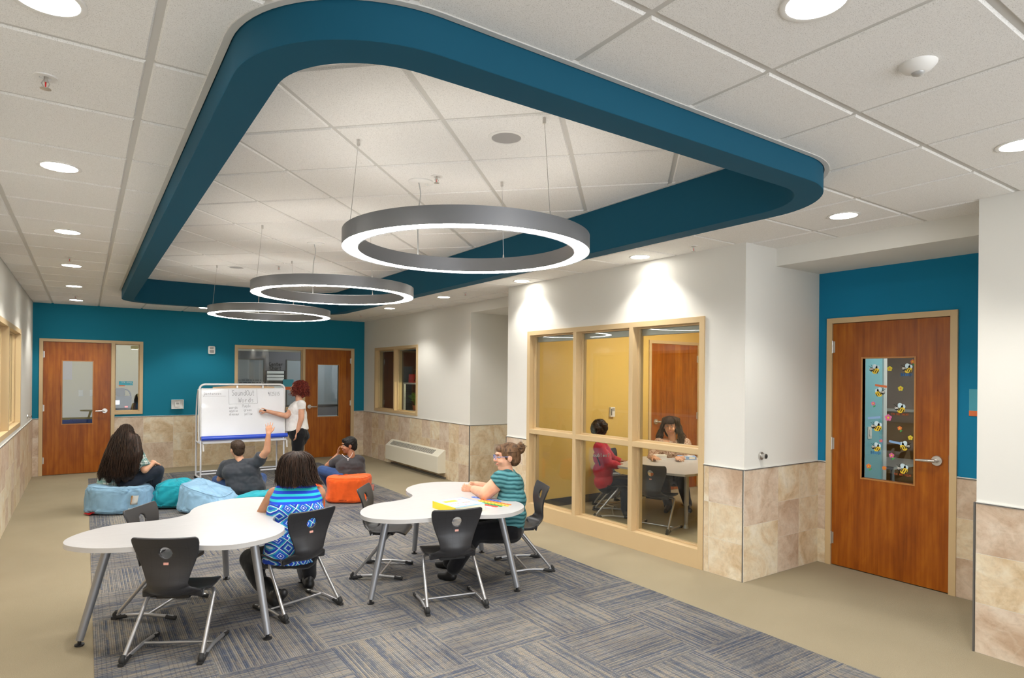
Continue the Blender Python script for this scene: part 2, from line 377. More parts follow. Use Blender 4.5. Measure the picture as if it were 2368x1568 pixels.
def m_rug():
    """square carpet tiles, quarter-turned, fine broken lines of blue, tan and grey"""
    n = NT('patterned_carpet', .95, spec=.04); o = n.obj(); s = n.sep(o); T = .61
    ix = n.math('FLOOR', n.math('DIVIDE', s[0], T)); iy = n.math('FLOOR', n.math('DIVIDE', s[1], T))
    par = n.math('MODULO', n.math('ABSOLUTE', n.math('ADD', ix, iy)), 2.)
    def mixf(f, a, b): return n.math('ADD', n.math('MULTIPLY', n.math('SUBTRACT', 1., f), a), n.math('MULTIPLY', f, b))
    a = mixf(par, s[0], s[1]); b = mixf(par, s[1], s[0]); seed = n.white(n.comb(ix, iy, 0.))
    row = n.math('FLOOR', n.math('DIVIDE', b, .011)); rw = n.white(n.comb(row, ix, iy))
    seg = n.noise(n.comb(n.math('MULTIPLY', a, 13.), n.math('MULTIPLY', row, 3.7), seed), 1., 3, 0., .7)
    col = n.math('FLOOR', n.math('DIVIDE', a, .022)); cw = n.white(n.comb(col, iy, ix))
    rowf = n.math('FRACT', n.math('DIVIDE', b, .011)); gr = n.math('LESS_THAN', rowf, .38)
    colf = n.math('FRACT', n.math('DIVIDE', a, .022)); gc = n.math('MULTIPLY', n.math('LESS_THAN', colf, .22), n.math('GREATER_THAN', cw, .35))
    patch = n.noise(n.comb(n.math('MULTIPLY', s[0], 1.7), n.math('MULTIPLY', s[1], 1.7), 0.), 1., 3, .6)
    yarn = n.noise(o, 330, 2, rough=.8)
    base = n.ramp(n.math('ADD', n.math('MULTIPLY', seg, .6), n.math('MULTIPLY', rw, .45)), [(.3, (.12, .14, .185)), (.45, (.19, .195, .20)), (.6, (.28, .27, .26)), (.75, (.32, .29, .24)), (.9, (.26, .275, .30))])
    dark = n.ramp(rw, [(.2, (.035, .042, .06)), (.8, (.09, .085, .085))])
    c = n.mix(n.math('MULTIPLY', gr, .55), base, dark); c = n.mix(n.math('MULTIPLY', gc, .4), c, (.07, .07, .08))
    c = n.mix(n.math('MULTIPLY', n.math('GREATER_THAN', n.math('MULTIPLY', seg, yarn), .31), .4), c, (.36, .27, .17))
    c = n.mix(.75, c, n.ramp(patch, [(.36, (.55, .56, .61)), (.58, (.92, .91, .89))]), 'MULTIPLY')
    c = n.mix(.5, c, n.ramp(yarn, [(.3, (.62, .62, .62)), (.7, (1.3, 1.3, 1.3))]), 'MULTIPLY')
    n.bump(n.math('ADD', yarn, gr), .6, .003); n.color(c)
m_rug()

def m_shell():
    n = NT('chair_shell', .36, spec=.5); o = n.obj(); s = n.sep(o)
    def ln(x, p, w): return n.math('LESS_THAN', n.math('FRACT', n.math('DIVIDE', x, p)), w)
    k = n.math('MAXIMUM', ln(n.math('ADD', s[0], 1.02), .052, .035), ln(n.math('ADD', n.math('ADD', s[2], s[1]), 1.), .045, .035)); f = n.noise(o, 300, 3)
    n.bump(n.math('ADD', n.math('MULTIPLY', k, -.6), n.math('MULTIPLY', f, .35)), .35, .0012)
    n.color(n.mix(n.math('MULTIPLY', k, .6), (.028, .028, .031), (.012, .012, .013)))
m_shell()
def m_top():
    n = NT('laminate', .3, spec=.4); o = n.obj(); f = n.noise(n.vmul(o, (6, 120, 6)), 1., 4, .3)
    n.color(n.ramp(f, [(.3, (.44, .43, .425)), (.7, (.50, .485, .48))]))
m_top()
mat('laminate_edge', (.50, .49, .48), .4)

def m_cloth(name, col, rough=.85, wscale=900, fold=0):
    n = NT(name, rough, spec=.15); o = n.obj(); f = n.noise(o, wscale, 2); g = n.noise(o, 9, 4, .7)
    n.b.inputs['Sheen Weight'].default_value = .15
    n.bump(n.math('ADD', n.math('MULTIPLY', f, .2), g), .3, .006); n.color(n.mix(.5, col, n.ramp(g, [(.35, (.72, .72, .72)), (.62, (1.1, 1.1, 1.1))]), 'MULTIPLY'))
m_cloth('bag_blue', (.215, .375, .53)); m_cloth('bag_teal', (.012, .29, .36)); m_cloth('bag_orange', (.78, .115, .018))
m_cloth('shirt_white', (.80, .79, .78)); m_cloth('shirt_charcoal', (.045, .05, .06)); m_cloth('shirt_grey', (.05, .048, .052))
m_cloth('black_pants', (.010, .010, .012)); m_cloth('jeans_dark', (.022, .028, .042)); m_cloth('jeans_blue', (.03, .065, .18)); m_cloth('shirt_red', (.50, .03, .05))

def m_skin(name, col):
    n = NT(name, .48, spec=.35); o = n.obj(); f = n.noise(o, 14, 4)
    n.b.inputs['Subsurface Weight'].default_value = .12; n.b.inputs['Subsurface Radius'].default_value = (.01, .004, .002)
    n.color(n.mix(.35, col, n.ramp(f, [(.35, (.8, .68, .62)), (.62, (1.1, 1.06, 1.02))]), 'MULTIPLY')); n.bump(n.noise(o, 200, 2), .1, .0006)
m_skin('skin_fair', (.66, .36, .24)); m_skin('skin_light', (.60, .33, .21)); m_skin('skin_tan', (.40, .20, .115)); m_skin('skin_brown', (.36, .165, .09))
def m_hair(name, c0, c1, vec=(60, 60, 5), rough=.5):
    n = NT(name, rough, spec=.22); o = n.obj(); f = n.noise(n.vmul(o, vec), 1., 4, .5)
    n.color(n.ramp(f, [(.35, c0), (.7, c1)])); n.bump(f, .6, .004)
m_hair('hair_darkbrown', (.010, .006, .004), (.055, .028, .017)); m_hair('hair_black', (.004, .004, .004), (.018, .015, .013), (120, 120, 120), .5)
m_hair('hair_auburn', (.06, .008, .006), (.27, .045, .028), (40, 40, 40)); m_hair('hair_brown', (.055, .028, .014), (.20, .11, .055)); m_hair('hair_short', (.020, .012, .007), (.07, .042, .026), (120, 120, 40), .55)
mat('eye_white', (.5, .48, .46), .3); mat('iris', (.03, .015, .01), .2); mat('lips', (.42, .12, .10), .45)

def m_plaid():
    n = NT('plaid_shirt', .85, spec=.1); s = n.sep(n.obj()); d = n.math('ADD', s[0], n.math('MULTIPLY', s[1], .6))
    def band(x, p, a, b): f = n.math('FRACT', n.math('DIVIDE', n.math('ADD', x, 5.), p)); return n.math('MULTIPLY', n.math('GREATER_THAN', f, a), n.math('LESS_THAN', f, b))
    c = n.mix(n.math('MULTIPLY', band(d, .062, 0., .45), .7), (.55, .58, .54), (.10, .22, .20)); c = n.mix(n.math('MULTIPLY', band(s[2], .062, .1, .5), .7), c, (.10, .24, .22))
    c = n.mix(n.math('MULTIPLY', n.math('MAXIMUM', band(d, .062, .7, .78), band(s[2], .062, .72, .8)), .8), c, (.015, .03, .035)); n.bump(n.noise(n.obj(), 14, 3), .4, .006); n.color(c)
m_plaid()
def m_ikat():
    """striped yoke above, diamonds below (object space, z up from the floor)"""
    n = NT('ikat_top', .75, spec=.2); o = n.obj(); s = n.sep(o); x, y, z = s
    st = n.math('LESS_THAN', n.math('FRACT', n.math('DIVIDE', n.math('ADD', z, .004), .0345)), .5)
    yoke = n.mix(st, (.03, .50, .60), (.02, .07, .62))
    u = n.math('ADD', x, n.math('MULTIPLY', y, .35)); P = .088
    a = n.math('ABSOLUTE', n.math('SUBTRACT', n.math('FRACT', n.math('DIVIDE', n.math('ADD', u, 5.), P)), .5)); b = n.math('ABSOLUTE', n.math('SUBTRACT', n.math('FRACT', n.math('DIVIDE', n.math('ADD', z, 5.02), P * 1.15)), .5))
    d = n.math('ADD', a, b); w = n.math('ADD', d, n.math('MULTIPLY', n.math('SUBTRACT', n.noise(o, 60, 2), .5), .05))
    ik = n.ramp(w, [(0, (.55, .7, .8)), (.07, (.02, .06, .5)), (.17, (.55, .70, .82)), (.21, (.02, .10, .55)), (.36, (.03, .35, .5)), (.46, (.6, .74, .82)), (.52, (.02, .05, .42)), (.66, (.03, .3, .5)), (.74, (.5, .66, .76)), (.82, (.02, .07, .5))], 'CONSTANT')
    n.color(n.mix(n.math('GREATER_THAN', z, .722), ik, yoke)); n.bump(n.noise(o, 12, 3), .35, .006)
m_ikat()
def m_pleat():
    n = NT('pleated_top', .8, spec=.15); o = n.obj(); s = n.sep(o)
    q = n.math('ADD', n.math('ADD', s[2], n.math('MULTIPLY', s[0], .10)), n.math('MULTIPLY', n.noise(o, 6, 3), .045)); f = n.math('FRACT', n.math('DIVIDE', n.math('ADD', q, 5.), .034))
    n.color(n.ramp(f, [(0, (.012, .055, .065)), (.2, (.03, .13, .15)), (.55, (.11, .29, .31)), (.8, (.07, .22, .245)), (1, (.012, .055, .065))])); n.bump(f, .7, .006)
m_pleat()
def m_blouse():
    n = NT('blouse', .8, spec=.15); o = n.obj(); f = n.noise(o, 22, 4, 2.); n.color(n.ramp(f, [(.38, (.22, .11, .07)), (.47, (.42, .25, .17)), (.55, (.62, .48, .38)), (.62, (.30, .15, .10))]))
m_blouse()
# ------------------------------------------------------------------ room shell
class Wall:
    """frame of a wall: u runs left to right seen from the room, y>0 goes behind the wall, z up"""
    def __init__(s, x, y, rz): s.o = Vector((x, y, 0)); s.rz = R(rz); s.M = Matrix.Rotation(s.rz, 4, 'Z')
    def at(s, u, y=0, z=0): return s.o + s.M @ Vector((u, y, z))
WL = Wall(-.677, 0, 90); WK = Wall(0, 12.262, 0); WA = Wall(4.735, 12.262, -90); RA = Wall(0, 7.984, 0)
BUMP = Wall(4.2755, 6.315, math.degrees(math.atan2(-3.264, .0885))); RC = Wall(0, 3.051, 0); WC = Wall(5.4485, 3.051, -90); WD = Wall(4.4412, 1.5, -90)
RAIL = .9

def wall_mesh(u0, u1, z0, z1, holes, t=.12):
    bm = B(); us = sorted({u0, u1, *[h[0] for h in holes], *[h[1] for h in holes]}); zs = sorted({z0, z1, *[h[2] for h in holes], *[h[3] for h in holes]})
    for a, b in zip(us, us[1:]):
        run = None
        for c, d in zip(zs, zs[1:]):
            m = ((a + b) / 2, (c + d) / 2)
            solid = not any(h[0] < m[0] < h[1] and h[2] < m[1] < h[3] for h in holes)
            if solid: run = (run[0], d) if run else (c, d)
            if (not solid or d == zs[-1]) and run: bx(bm, a, b, 0, t, run[0], run[1]); run = None
    bmesh.ops.remove_doubles(bm, verts=bm.verts, dist=1e-5)
    return bm
def wall(name, W, u0, u1, m, holes=(), z0=0., z1=H + .35, t=.12):
    o = obj(name, wall_mesh(u0, u1, z0, z1, holes, t), MATS[m], None, None); o.location = W.o; o.rotation_euler = (0, 0, W.rz); return tag(o, kind='structure')

def tile_wall(name, W, u0, u1, seq, holes=(), y=-.009, seed=1):
    """stone wainscot: B = column of two large tiles, s = column of three small ones; grout backing behind"""
    r = random.Random(seed); bm = B(); lay = bm.faces.layers.float.new('tint'); g = .0035; ws = {'B': .455, 's': .303}
    tot = sum(ws[c] for c in seq); k = (u1 - u0) / tot; u = u0
    def cut(a, b, c, d):                     # subtract the openings from a tile rectangle
        rs = [(a, b, c, d)]
        for h in holes:
            nx = []
            for (p, q, s_, t_) in rs:
                if q <= h[0] or p >= h[1] or t_ <= h[2] or s_ >= h[3]: nx.append((p, q, s_, t_)); continue
                if p < h[0]: nx.append((p, h[0], s_, t_))
                if q > h[1]: nx.append((h[1], q, s_, t_))
                m0, m1 = max(p, h[0]), min(q, h[1])
                if s_ < h[2]: nx.append((m0, m1, s_, h[2]))
                if t_ > h[3]: nx.append((m0, m1, h[3], t_))
            rs = nx
        return rs
    for (p, q, a, b) in cut(u0, u1, 0, RAIL - .004): bx(bm, p, q, -.0076, .0, a, b, 1)
    for c in seq:
        w = ws[c] * k; n = 2 if c == 'B' else 3; hh = (RAIL - .006) / n
        for i in range(n):
            t = r.random()
            for (p, q, a, b) in cut(u + g / 2, u + w - g / 2, i * hh + g / 2, (i + 1) * hh - g / 2):
                if q - p < .01 or b - a < .01: continue
                vs = box(bm, ((p + q) / 2, y / 2, (a + b) / 2), (q - p, -y, b - a))
                for f in {f for v in vs for f in v.link_faces}: f[lay] = t
        u += w
    for f in list(bm.faces):
        if f.material_index == 1: f[lay] = 0.
    # openings in the grout backing are covered by frames
    o = obj(name, bm, [MATS['stone_tile'], MATS['grout']], None, None); o.location = W.o; o.rotation_euler = (0, 0, W.rz); tag(o, kind='structure')
    return o
TRIM = [0]
def trim_strip(W, u0, u1, z0, z1, y0, y1, m='trim_dark', name=None):
    TRIM[0] += 1; bm = B(); bx(bm, u0, u1, y0, y1, z0, z1); o = obj(name or f'trim_{TRIM[0]}', bm, MATS[m], None, None, bev=.001); o.location = W.o; o.rotation_euler = (0, 0, W.rz); return tag(o, kind='structure')
def rail(W, u0, u1): trim_strip(W, u0, u1, RAIL - .005, RAIL + .001, -.014, 0, 'trim_dark'); trim_strip(W, u0, u1, RAIL + .001, RAIL + .007, -.012, 0, 'paint_white')

# floor, carpet field
bm = B(); bx(bm, -4.2, 9.2, -3.2, 17.2, -.12, 0); tag(obj('floor', bm, MATS['broadloom_carpet'], None, None), kind='structure')
bm = B(); bx(bm, .055, 3.6, -3.1, 11.575, 0, .004); tag(obj('carpet_field', bm, MATS['patterned_carpet'], None, None), 'blue, grey and tan patterned carpet tiles laid down the middle of the beige floor', 'carpet')

# main ceiling with the tray opening
OX0, OX1, OY0, OY1, OR = .39, 3.42, 1.69, 10.12, .5
def in_rr(x, y, pad=0):
    x0, x1, y0, y1, r = OX0 - pad, OX1 + pad, OY0 - pad, OY1 + pad, OR + pad
    if not (x0 < x < x1 and y0 < y < y1): return False
    cx = min(max(x, x0 + r), x1 - r); cy = min(max(y, y0 + r), y1 - r); return (x - cx) ** 2 + (y - cy) ** 2 < r * r
def ceiling_panels(name, x0, x1, y0, y1, z, ox, oy, rot, cutter, op):
    T = .6096; g = .012; bm = B(); M = Matrix.Rotation(R(rot), 4, 'Z'); Mi = M.inverted()
    cs = [Mi @ Vector((x, y, 0)) for x in (x0, x1) for y in (y0, y1)]
    a0, a1 = min(c.x for c in cs), max(c.x for c in cs); b0, b1 = min(c.y for c in cs), max(c.y for c in cs)
    for i in range(math.floor((a0 - ox) / T), math.ceil((a1 - ox) / T)):
        for j in range(math.floor((b0 - oy) / T), math.ceil((b1 - oy) / T)):
            p, q, s, t = ox + i * T + g, ox + (i + 1) * T - g, oy + j * T + g, oy + (j + 1) * T - g
            if rot == 0: p, q, s, t = max(p, x0), min(q, x1), max(s, y0), min(t, y1)
            if q - p < .02 or t - s < .02: continue
            e = .006; lo = [(p + e, s + e), (q - e, s + e), (q - e, t - e), (p + e, t - e)]; hi = [(p, s), (q, s), (q, t), (p, t)]
            V = [bm.verts.new(M @ Vector((*c, zz))) for cc, zz in ((lo, z), (hi, z + .007), (hi, z + .02)) for c in cc]
            for k in range(4):
                for l in (0, 4): bm.faces.new((V[l + k], V[l + (k + 1) % 4], V[l + 4 + (k + 1) % 4], V[l + 4 + k]))
            bm.faces.new(V[0:4][::-1]); bm.faces.new(V[8:12])
    bmesh.ops.recalc_face_normals(bm, faces=bm.faces)
    o = obj(name, bm, MATS['ceiling_tile'], None, None)
    bm = B(); bx(bm, x0, x1, y0, y1, z + .008, z + .03); grid = obj('ceiling_grid', bm, MATS['tee'], None, None)
    cb = B(); prism(cb, cutter, z - .3, z + .4); c = obj('cut', cb, None, None, None)
    for q in (o, grid):
        md = q.modifiers.new('b', 'BOOLEAN'); md.operation = op; md.object = c; md.solver = 'EXACT'; apply_mods(q)
    bpy.data.objects.remove(c)
    grid.name = name + '_grid'; tag(o, kind='structure'); tag(grid, kind='structure'); return o
pad = .02
ceiling_panels('ceiling', -.677, 4.80, -3.0, 12.262, H, .181, 2.53, 0, rrect(OX0 - pad, OX1 + pad, OY0 - pad, OY1 + pad, OR + pad, 14), 'DIFFERENCE')
IW = .14; IZ = 2.945; BZ = 2.61
ceiling_panels('ceiling_tray', OX0 + IW - .02, OX1 - IW + .02, OY0 + IW - .02, OY1 - IW + .02, IZ, .04 * .6096, .55 * .6096, 45, rrect(OX0 + IW - .01, OX1 - IW + .01, OY0 + IW - .01, OY1 - IW + .01, OR - IW + .01, 14), 'INTERSECT')
# teal soffit band
def ring_band(bm, loops):
    V = [[bm.verts.new(p) for p in l] for l in loops]; n = len(V[0])
    for a, b in zip(V, V[1:]):
        for k in range(n): bm.faces.new((a[k], a[(k + 1) % n], b[(k + 1) % n], b[k]))
    return V
def rl(off, z): return [(x, y, z) for x, y in rrect(OX0 + off, OX1 - off, OY0 + off, OY1 - off, OR - off, 18)]
bm = B(); V = ring_band(bm, [rl(0, H + .03), rl(0, BZ + .002), rl(.002, BZ), rl(IW - .002, BZ), rl(IW, BZ + .002), rl(IW, IZ + .03), rl(IW - .02, IZ + .03), rl(.02, H + .03), rl(0, H + .03)])
bmesh.ops.remove_doubles(bm, verts=bm.verts, dist=1e-5); bmesh.ops.recalc_face_normals(bm, faces=bm.faces)
tag(obj('ceiling_soffit_band', bm, MATS['soffit'], None, 40), kind='structure')
bm = B(); ring_band(bm, [rl(-.004, H + .01), rl(-.004, H - .004), rl(-.027, H - .004), rl(-.027, H + .01), rl(-.004, H + .01)]); bmesh.ops.remove_doubles(bm, verts=bm.verts, dist=1e-5); bmesh.ops.recalc_face_normals(bm, faces=bm.faces)
TRIM[0] += 1; tag(obj(f'trim_{TRIM[0]}', bm, MATS['tee'], None, 40), kind='structure')
bm = B(); ring_band(bm, [rl(IW, IZ + .01), rl(IW, IZ - .004), rl(IW + .018, IZ - .004), rl(IW + .018, IZ + .01), rl(IW, IZ + .01)]); bmesh.ops.remove_doubles(bm, verts=bm.verts, dist=1e-5); bmesh.ops.recalc_face_normals(bm, faces=bm.faces)
TRIM[0] += 1; tag(obj(f'trim_{TRIM[0]}', bm, MATS['tee'], None, 40), kind='structure')
# slab above everything keeps the plenum dark
bm = B(); bx(bm, -4.2, 9.2, -3.2, 17.2, H + .36, H + .5); tag(obj('ceiling_slab', bm, MATS['trim_dark'], None, None), kind='structure')

# walls
LWIN = (6.1, 9.95, .955, 2.165); h5 = [LWIN]
wall('wall_left', WL, -3, 12.262, 'paint_white', h5)
D1 = (-.592, .412, 0, 2.17); W1 = (.365, .815, .944, 2.17); W2 = (2.26, 3.50, .90, 2.17); D2 = (3.488, 4.52, 0, 2.17)
wall('wall_back', WK, -.797, 4.855, 'paint_teal', [D1, (.411, .815, .944, 2.17), (2.26, 3.49, .944, 2.17), D2])
W3 = (.592, 2.507, .94, 2.172); wall('wall_right', WA, 0, 4.278, 'paint_white', [W3])
wall('wall_recess_far', RA, 4.855, 5.6, 'paint_white'); wall('wall_recess_back', Wall(5.45, 7.984, -90), 0, 1.6, 'paint_white')
W4 = (.41, 2.883, 0, 2.163); wall('wall_bay', BUMP, 0, 3.266, 'paint_white', [W4])
wall('wall_bay_far', Wall(0, 6.2, 0), 4.395, 5.57, 'paint_white', t=.115)
wall('wall_bay_return', RC, 4.4, 5.57, 'paint_white')
D3 = (.08, 1.086, 0, 2.172); wall('wall_doorway', WC, -.1, 1.67, 'paint_blue', [D3])
wall('wall_near', WD, 0, 4.5, 'paint_white'); wall('wall_near_return', Wall(5.57, 1.499, 180), 0, 1.115, 'paint_white')
bm = B(); bx(bm, 4.785, 5.45, 1.5, 3.051, 2.581, H + .3); tag(obj('wall_header_doorway', bm, MATS['paint_white'], None, None), kind='structure')
bm = B(); bx(bm, 4.735, 5.45, 6.315, 7.984, 2.581, H + .3); tag(obj('wall_header_recess', bm, MATS['paint_white'], None, None), kind='structure')

# wainscot
tile_wall('wall_left_wainscot', WL, -1, 12.262 - .009, 'ssBssssBBsssBsssBBssBsssBssssBBsssBs', [], seed=3)
tile_wall('wall_back_wainscot', WK, -.677, 4.735, 's' + 'BsBBssBsssBsBs', [D1, (-.1, .41, 0, 1), D2, (3.49, 3.5, 0, 1)], seed=5)
tile_wall('wall_right_wainscot', WA, 0, 4.278, 'BssssBBsssss', [], seed=6)
tile_wall('wall_recess_wainscot', RA, 4.735, 5.45, 'Bs', [], seed=9)
tile_wall('wall_bay_wainscot', BUMP, 0, 3.266, 'ssssssssss', [(.40, 2.893, 0, 1)], seed=11)
tile_wall('wall_bay_return_wainscot', RC, 4.355, 5.4485, 'Bss', [], seed=13)
tile_wall('wall_doorway_wainscot', WC, 0, 1.55, 'sssss', [(.08, 1.086, 0, 1)], seed=14)
tile_wall('wall_near_wainscot', WD, 0, 4.5, 'ssBssssBssss', [], seed=15)
rail(WL, -1, 12.25); rail(WK, -.677, -.59); rail(WK, .41, 3.49); rail(WK, 4.52, 4.735); rail(WA, 0, 4.278); rail(RA, 4.73, 5.45); rail(BUMP, 0, .41); rail(BUMP, 2.883, 3.27); rail(RC, 4.36, 5.4485); rail(WC, 0, .08); rail(WC, 1.086, 1.55); rail(WD, 0, 4.5)
def corner(W, u): trim_strip(W, u - .002, u + .006, 0, RAIL, -.013, .004, 'trim_dark')
corner(WA, 4.276); corner(BUMP, 3.262); corner(WD, -.010)
corner(BUMP, -.006)
# ------------------------------------------------------------------ doors and windows
def frame_bars(bm, u0, u1, z0, z1, mull=(), trans=(), fw=.05, y0=-.016, y1=.135, bottom=True, mw=.05, base=0., skip=''):
    """hollow-metal frame with mullions / transoms, a deeper face and a recessed stop"""
    fl = .001 if skip == 'l' else fw; fr = .001 if skip == 'r' else fw
    bx(bm, u0, u0 + fl, y0, y1, z0, z1); bx(bm, u1 - fr, u1, y0, y1, z0, z1); bx(bm, u0 + fl, u1 - fr, y0, y1, z1 - fw, z1)
    if bottom: bx(bm, u0 + fl, u1 - fr, y0, y1, z0, z0 + max(fw, base))
    for m in mull: bx(bm, m - mw / 2, m + mw / 2, y0, y1, z0 + max(fw, base), z1 - fw)
    es = [u0 + fl] + [v for m in mull for v in (m - mw / 2, m + mw / 2)] + [u1 - fr]; zs = [z0 + (max(fw, base) if bottom else 0)] + [v for t in trans for v in (t - mw / 2, t + mw / 2)] + [z1 - fw]
    panes = []
    for i in range(0, len(es), 2):
        for t in trans: bx(bm, es[i], es[i + 1], y0 + .002, y1 - .002, t - mw / 2, t + mw / 2)
        for j in range(0, len(zs), 2): panes.append((es[i], es[i + 1], zs[j], zs[j + 1]))
    return panes
def stops(bm, p, y, s=.014, d=.028):
    a, b, c, e = p
    for yy in (y - d, y): bx(bm, a, a + s, yy, yy + d - .004, c, e); bx(bm, b - s, b, yy, yy + d - .004, c, e); bx(bm, a + s, b - s, yy, yy + d - .004, c, c + s); bx(bm, a + s, b - s, yy, yy + d - .004, e - s, e)
def pane(parent, p, y, inset=.01):
    bm = B(); bx(bm, p[0] + inset, p[1] - inset, y - .003, y + .003, p[2] + inset, p[3] - inset); return obj('glass_pane', bm, MATS['glass'], parent, None)
def window(n, W, rect, mull=(), trans=(), gy=.07, base=0., bottom=True, label=None, fw=.05, blind=None, skip=''):
    o = struct(f'window_{n}', label, W.o, W.rz); bm = B()
    P = frame_bars(bm, *rect, mull, trans, fw=fw, bottom=bottom, base=base, skip=skip)
    for p in P: stops(bm, p, gy)
    obj('window_frame', bm, MATS['frame_tan'], o, None, bev=.0015)
    for p in P: pane(o, p, gy)
    if blind:
        for p in P:
            if p[3] > rect[3] - .1: bm = B(); bx(bm, p[0] + .015, p[1] - .015, gy + .012, gy + .05, p[3] - blind, p[3] - .002); obj('blind_headrail', bm, MATS['grey_metal'], o, None, bev=.002)
    return o, P
def lever(parent, u, z, side=1, y=-.045):
    """rose, spindle and lever; side=+1 lever points to +u"""
    h = bpy.data.objects.new('door_handle', None); COL.objects.link(h); h.parent = parent; h.location = (u, y, z)
    bm = B(); cyl(bm, (0, .0, 0), (0, -.012, 0), .04, .037, 28); obj('rose', bm, MATS['steel'], h, 40)
    bm = B(); cyl(bm, (0, -.01, 0), (0, -.05, 0), .013, .012); tube(bm, fillet([(0, -.05, 0), (side * .03, -.062, 0), (side * .128, -.058, -.004)], .02), [.012] * 8 + [.009], 12); obj('lever', bm, MATS['steel'], h, 40)
def door(n, W, rect, leaf, lite, hinge_left, handle_u, label, yleaf=.0, fsides='both'):
    """rect outer frame, leaf (u0,u1,z0,z1), lite = glazed opening"""
    o = struct(f'door_{n}', label, W.o, W.rz); bm = B(); u0, u1, z0, z1 = rect
    bx(bm, u0, leaf[0] - .003, -.016, .135, 0, z1); bx(bm, leaf[1] + .003, u1, -.016, .135, 0, z1); bx(bm, leaf[0] - .003, leaf[1] + .003, -.016, .135, leaf[3] + .004, z1)
    bx(bm, leaf[0] - .003, leaf[0] + .012, .048, .07, 0, z1 - .04); bx(bm, leaf[1] - .012, leaf[1] + .003, .048, .07, 0, z1 - .04); bx(bm, leaf[0], leaf[1], .048, .07, leaf[3] - .012, leaf[3] + .004)
    obj('door_frame', bm, MATS['frame_tan'], o, None, bev=.0015)
    bm = B(); a, b, c, d = leaf[0], leaf[1], .008, leaf[3]; e, f, g, h = lite; y0, y1 = yleaf, yleaf + .045
    bx(bm, a, e, y0, y1, c, d); bx(bm, f, b, y0, y1, c, d); bx(bm, e, f, y0, y1, c, g); bx(bm, e, f, y0, y1, h, d)
    bmesh.ops.remove_doubles(bm, verts=bm.verts, dist=1e-5); obj('door_leaf', bm, MATS['cherry_veneer'], o, None)
    bm = B(); s = .012; k = y0 - .004
    for (p, q, r_, t) in ((e - s, e, g - s, h + s), (f, f + s, g - s, h + s), (e, f, g - s, g), (e, f, h, h + s)): bx(bm, p, q, k, y1 + .004, r_, t)
    obj('lite_bead', bm, MATS['lite_bead'], o, None, bev=.002); pane(o, lite, (y0 + y1) / 2, 0)
    hu = leaf[0] - .003 if hinge_left else leaf[1] + .003
    for hz in (.24, 1.07, 1.92):
        bm = B(); cyl(bm, (hu, y0 - .008, hz - .055), (hu, y0 - .008, hz + .055), .008, n=12); bx(bm, hu - .02, hu + .02, y0 - .002, y0 + .001, hz - .05, hz + .05); obj('hinge', bm, MATS['steel'], o, 40)
    lever(o, handle_u, 1.01, 1 if hinge_left is False else -1, yleaf)
    bm = B(); mu = leaf[1] - .001 if hinge_left else leaf[0] + .001; bx(bm, mu - .004, mu + .004, yleaf - .002, yleaf + .02, .93, 1.06); obj('latch_plate', bm, MATS['trim_dark'], o, None)
    return o
m_ = mat('lite_bead', (.46, .20, .05), .35)
door(1, WK, D1, (-.54, .358, 0, 2.122), (-.292, .107, .81, 1.815), True, .275, None)
window(1, WK, (.412, .815, .944, 2.17), gy=.06, skip='l')
window(2, WK, (2.26, 3.488, .944, 2.17), gy=.06, fw=.052, blind=.05, skip='r')
door(2, WK, (3.49, 4.52, 0, 2.172), (3.54, 4.452, 0, 2.13), (3.788, 4.2, .81, 1.83), False, 3.625, None)
door(3, WC, D3, (.131, 1.034, 0, 2.122), (.385, .785, .802, 1.812), True, .95, None)
window(3, WA, W3, (1.535,), gy=.075, blind=.03)
window(4, BUMP, W4, (1.24, 2.045), (1.0,), gy=.085, base=.165, blind=.075)
window(5, WL, LWIN, (7.1, 8.45), gy=.075, fw=.055)
# ------------------------------------------------------------------ ceiling fixtures
def place(o, W, u, z, y=0.): o.location = W.at(u, y, z); o.rotation_euler = (0, 0, W.rz); return o
def make_downlight():
    t = thing('recessed_downlight', '', 'ceiling light')
    bm = B(); lathe(bm, [(.100, .006), (.100, -.003), (.096, -.005), (.082, -.003), (.081, .004)], 40); obj('trim_ring', bm, MATS['white_plastic'], t, 40)
    bm = B(); lathe(bm, [(0, -.0025), (.0815, -.0025), (.0815, 0.004), (0, .004)], 36); obj('lens', bm, MATS['light_on'], t, 40)
    return t
DL = [(-.10, 2.283, 'cut by the top edge beside the beige wall side'), (-.12, 4.10, ''), (-.12, 5.95, ''), (-.12, 7.79, ''), (-.12, 9.63, ''), (-.115, 11.45, ''),
      (1.742, .992, ''), (4.17, 2.172, ''), (4.134, 3.986, ''), (4.11, 5.802, ''), (4.092, 7.642, ''), (4.081, 9.472, ''), (3.568, 1.041, ''), (1.628, 11.389, '')]
DLL = ['recessed downlight cut by the upper edge, over the aisle sprinkler', 'largest whole downlight of the row along the wall with the long tan window',
       'second whole downlight in the row along the long tan window wall', 'third whole downlight in the row along the long tan window wall', 'fourth whole downlight in that row, one before the teal wall',
       'last small downlight of the row, just before the teal wall above the first door', 'big bright recessed downlight cut by the upper edge, outside the teal soffit',
       'recessed downlight in front of the blue doorway recess, outside the soffit corner', 'recessed downlight above the large tan window, nearer the doorway recess', 'recessed downlight above the far end of the large tan window',
       'recessed downlight in front of the dark wall recess', 'small recessed downlight over the wall heater', 'recessed downlight cut off at the side edge near the doorway recess', 'sliver of a downlight behind the third ring lamp by the teal wall']
def spot(t, power, ang=118, blend=.55, loc=(0, 0, -.01)):
    l = bpy.data.lights.new('lamp', 'SPOT'); l.energy = power; l.spot_size = R(ang); l.spot_blend = blend; l.shadow_soft_size = .06; l.color = (1, .965, .90)
    o = bpy.data.objects.new('lamp', l); COL.objects.link(o); o.parent = t; o.location = loc; return o
DLP = 25
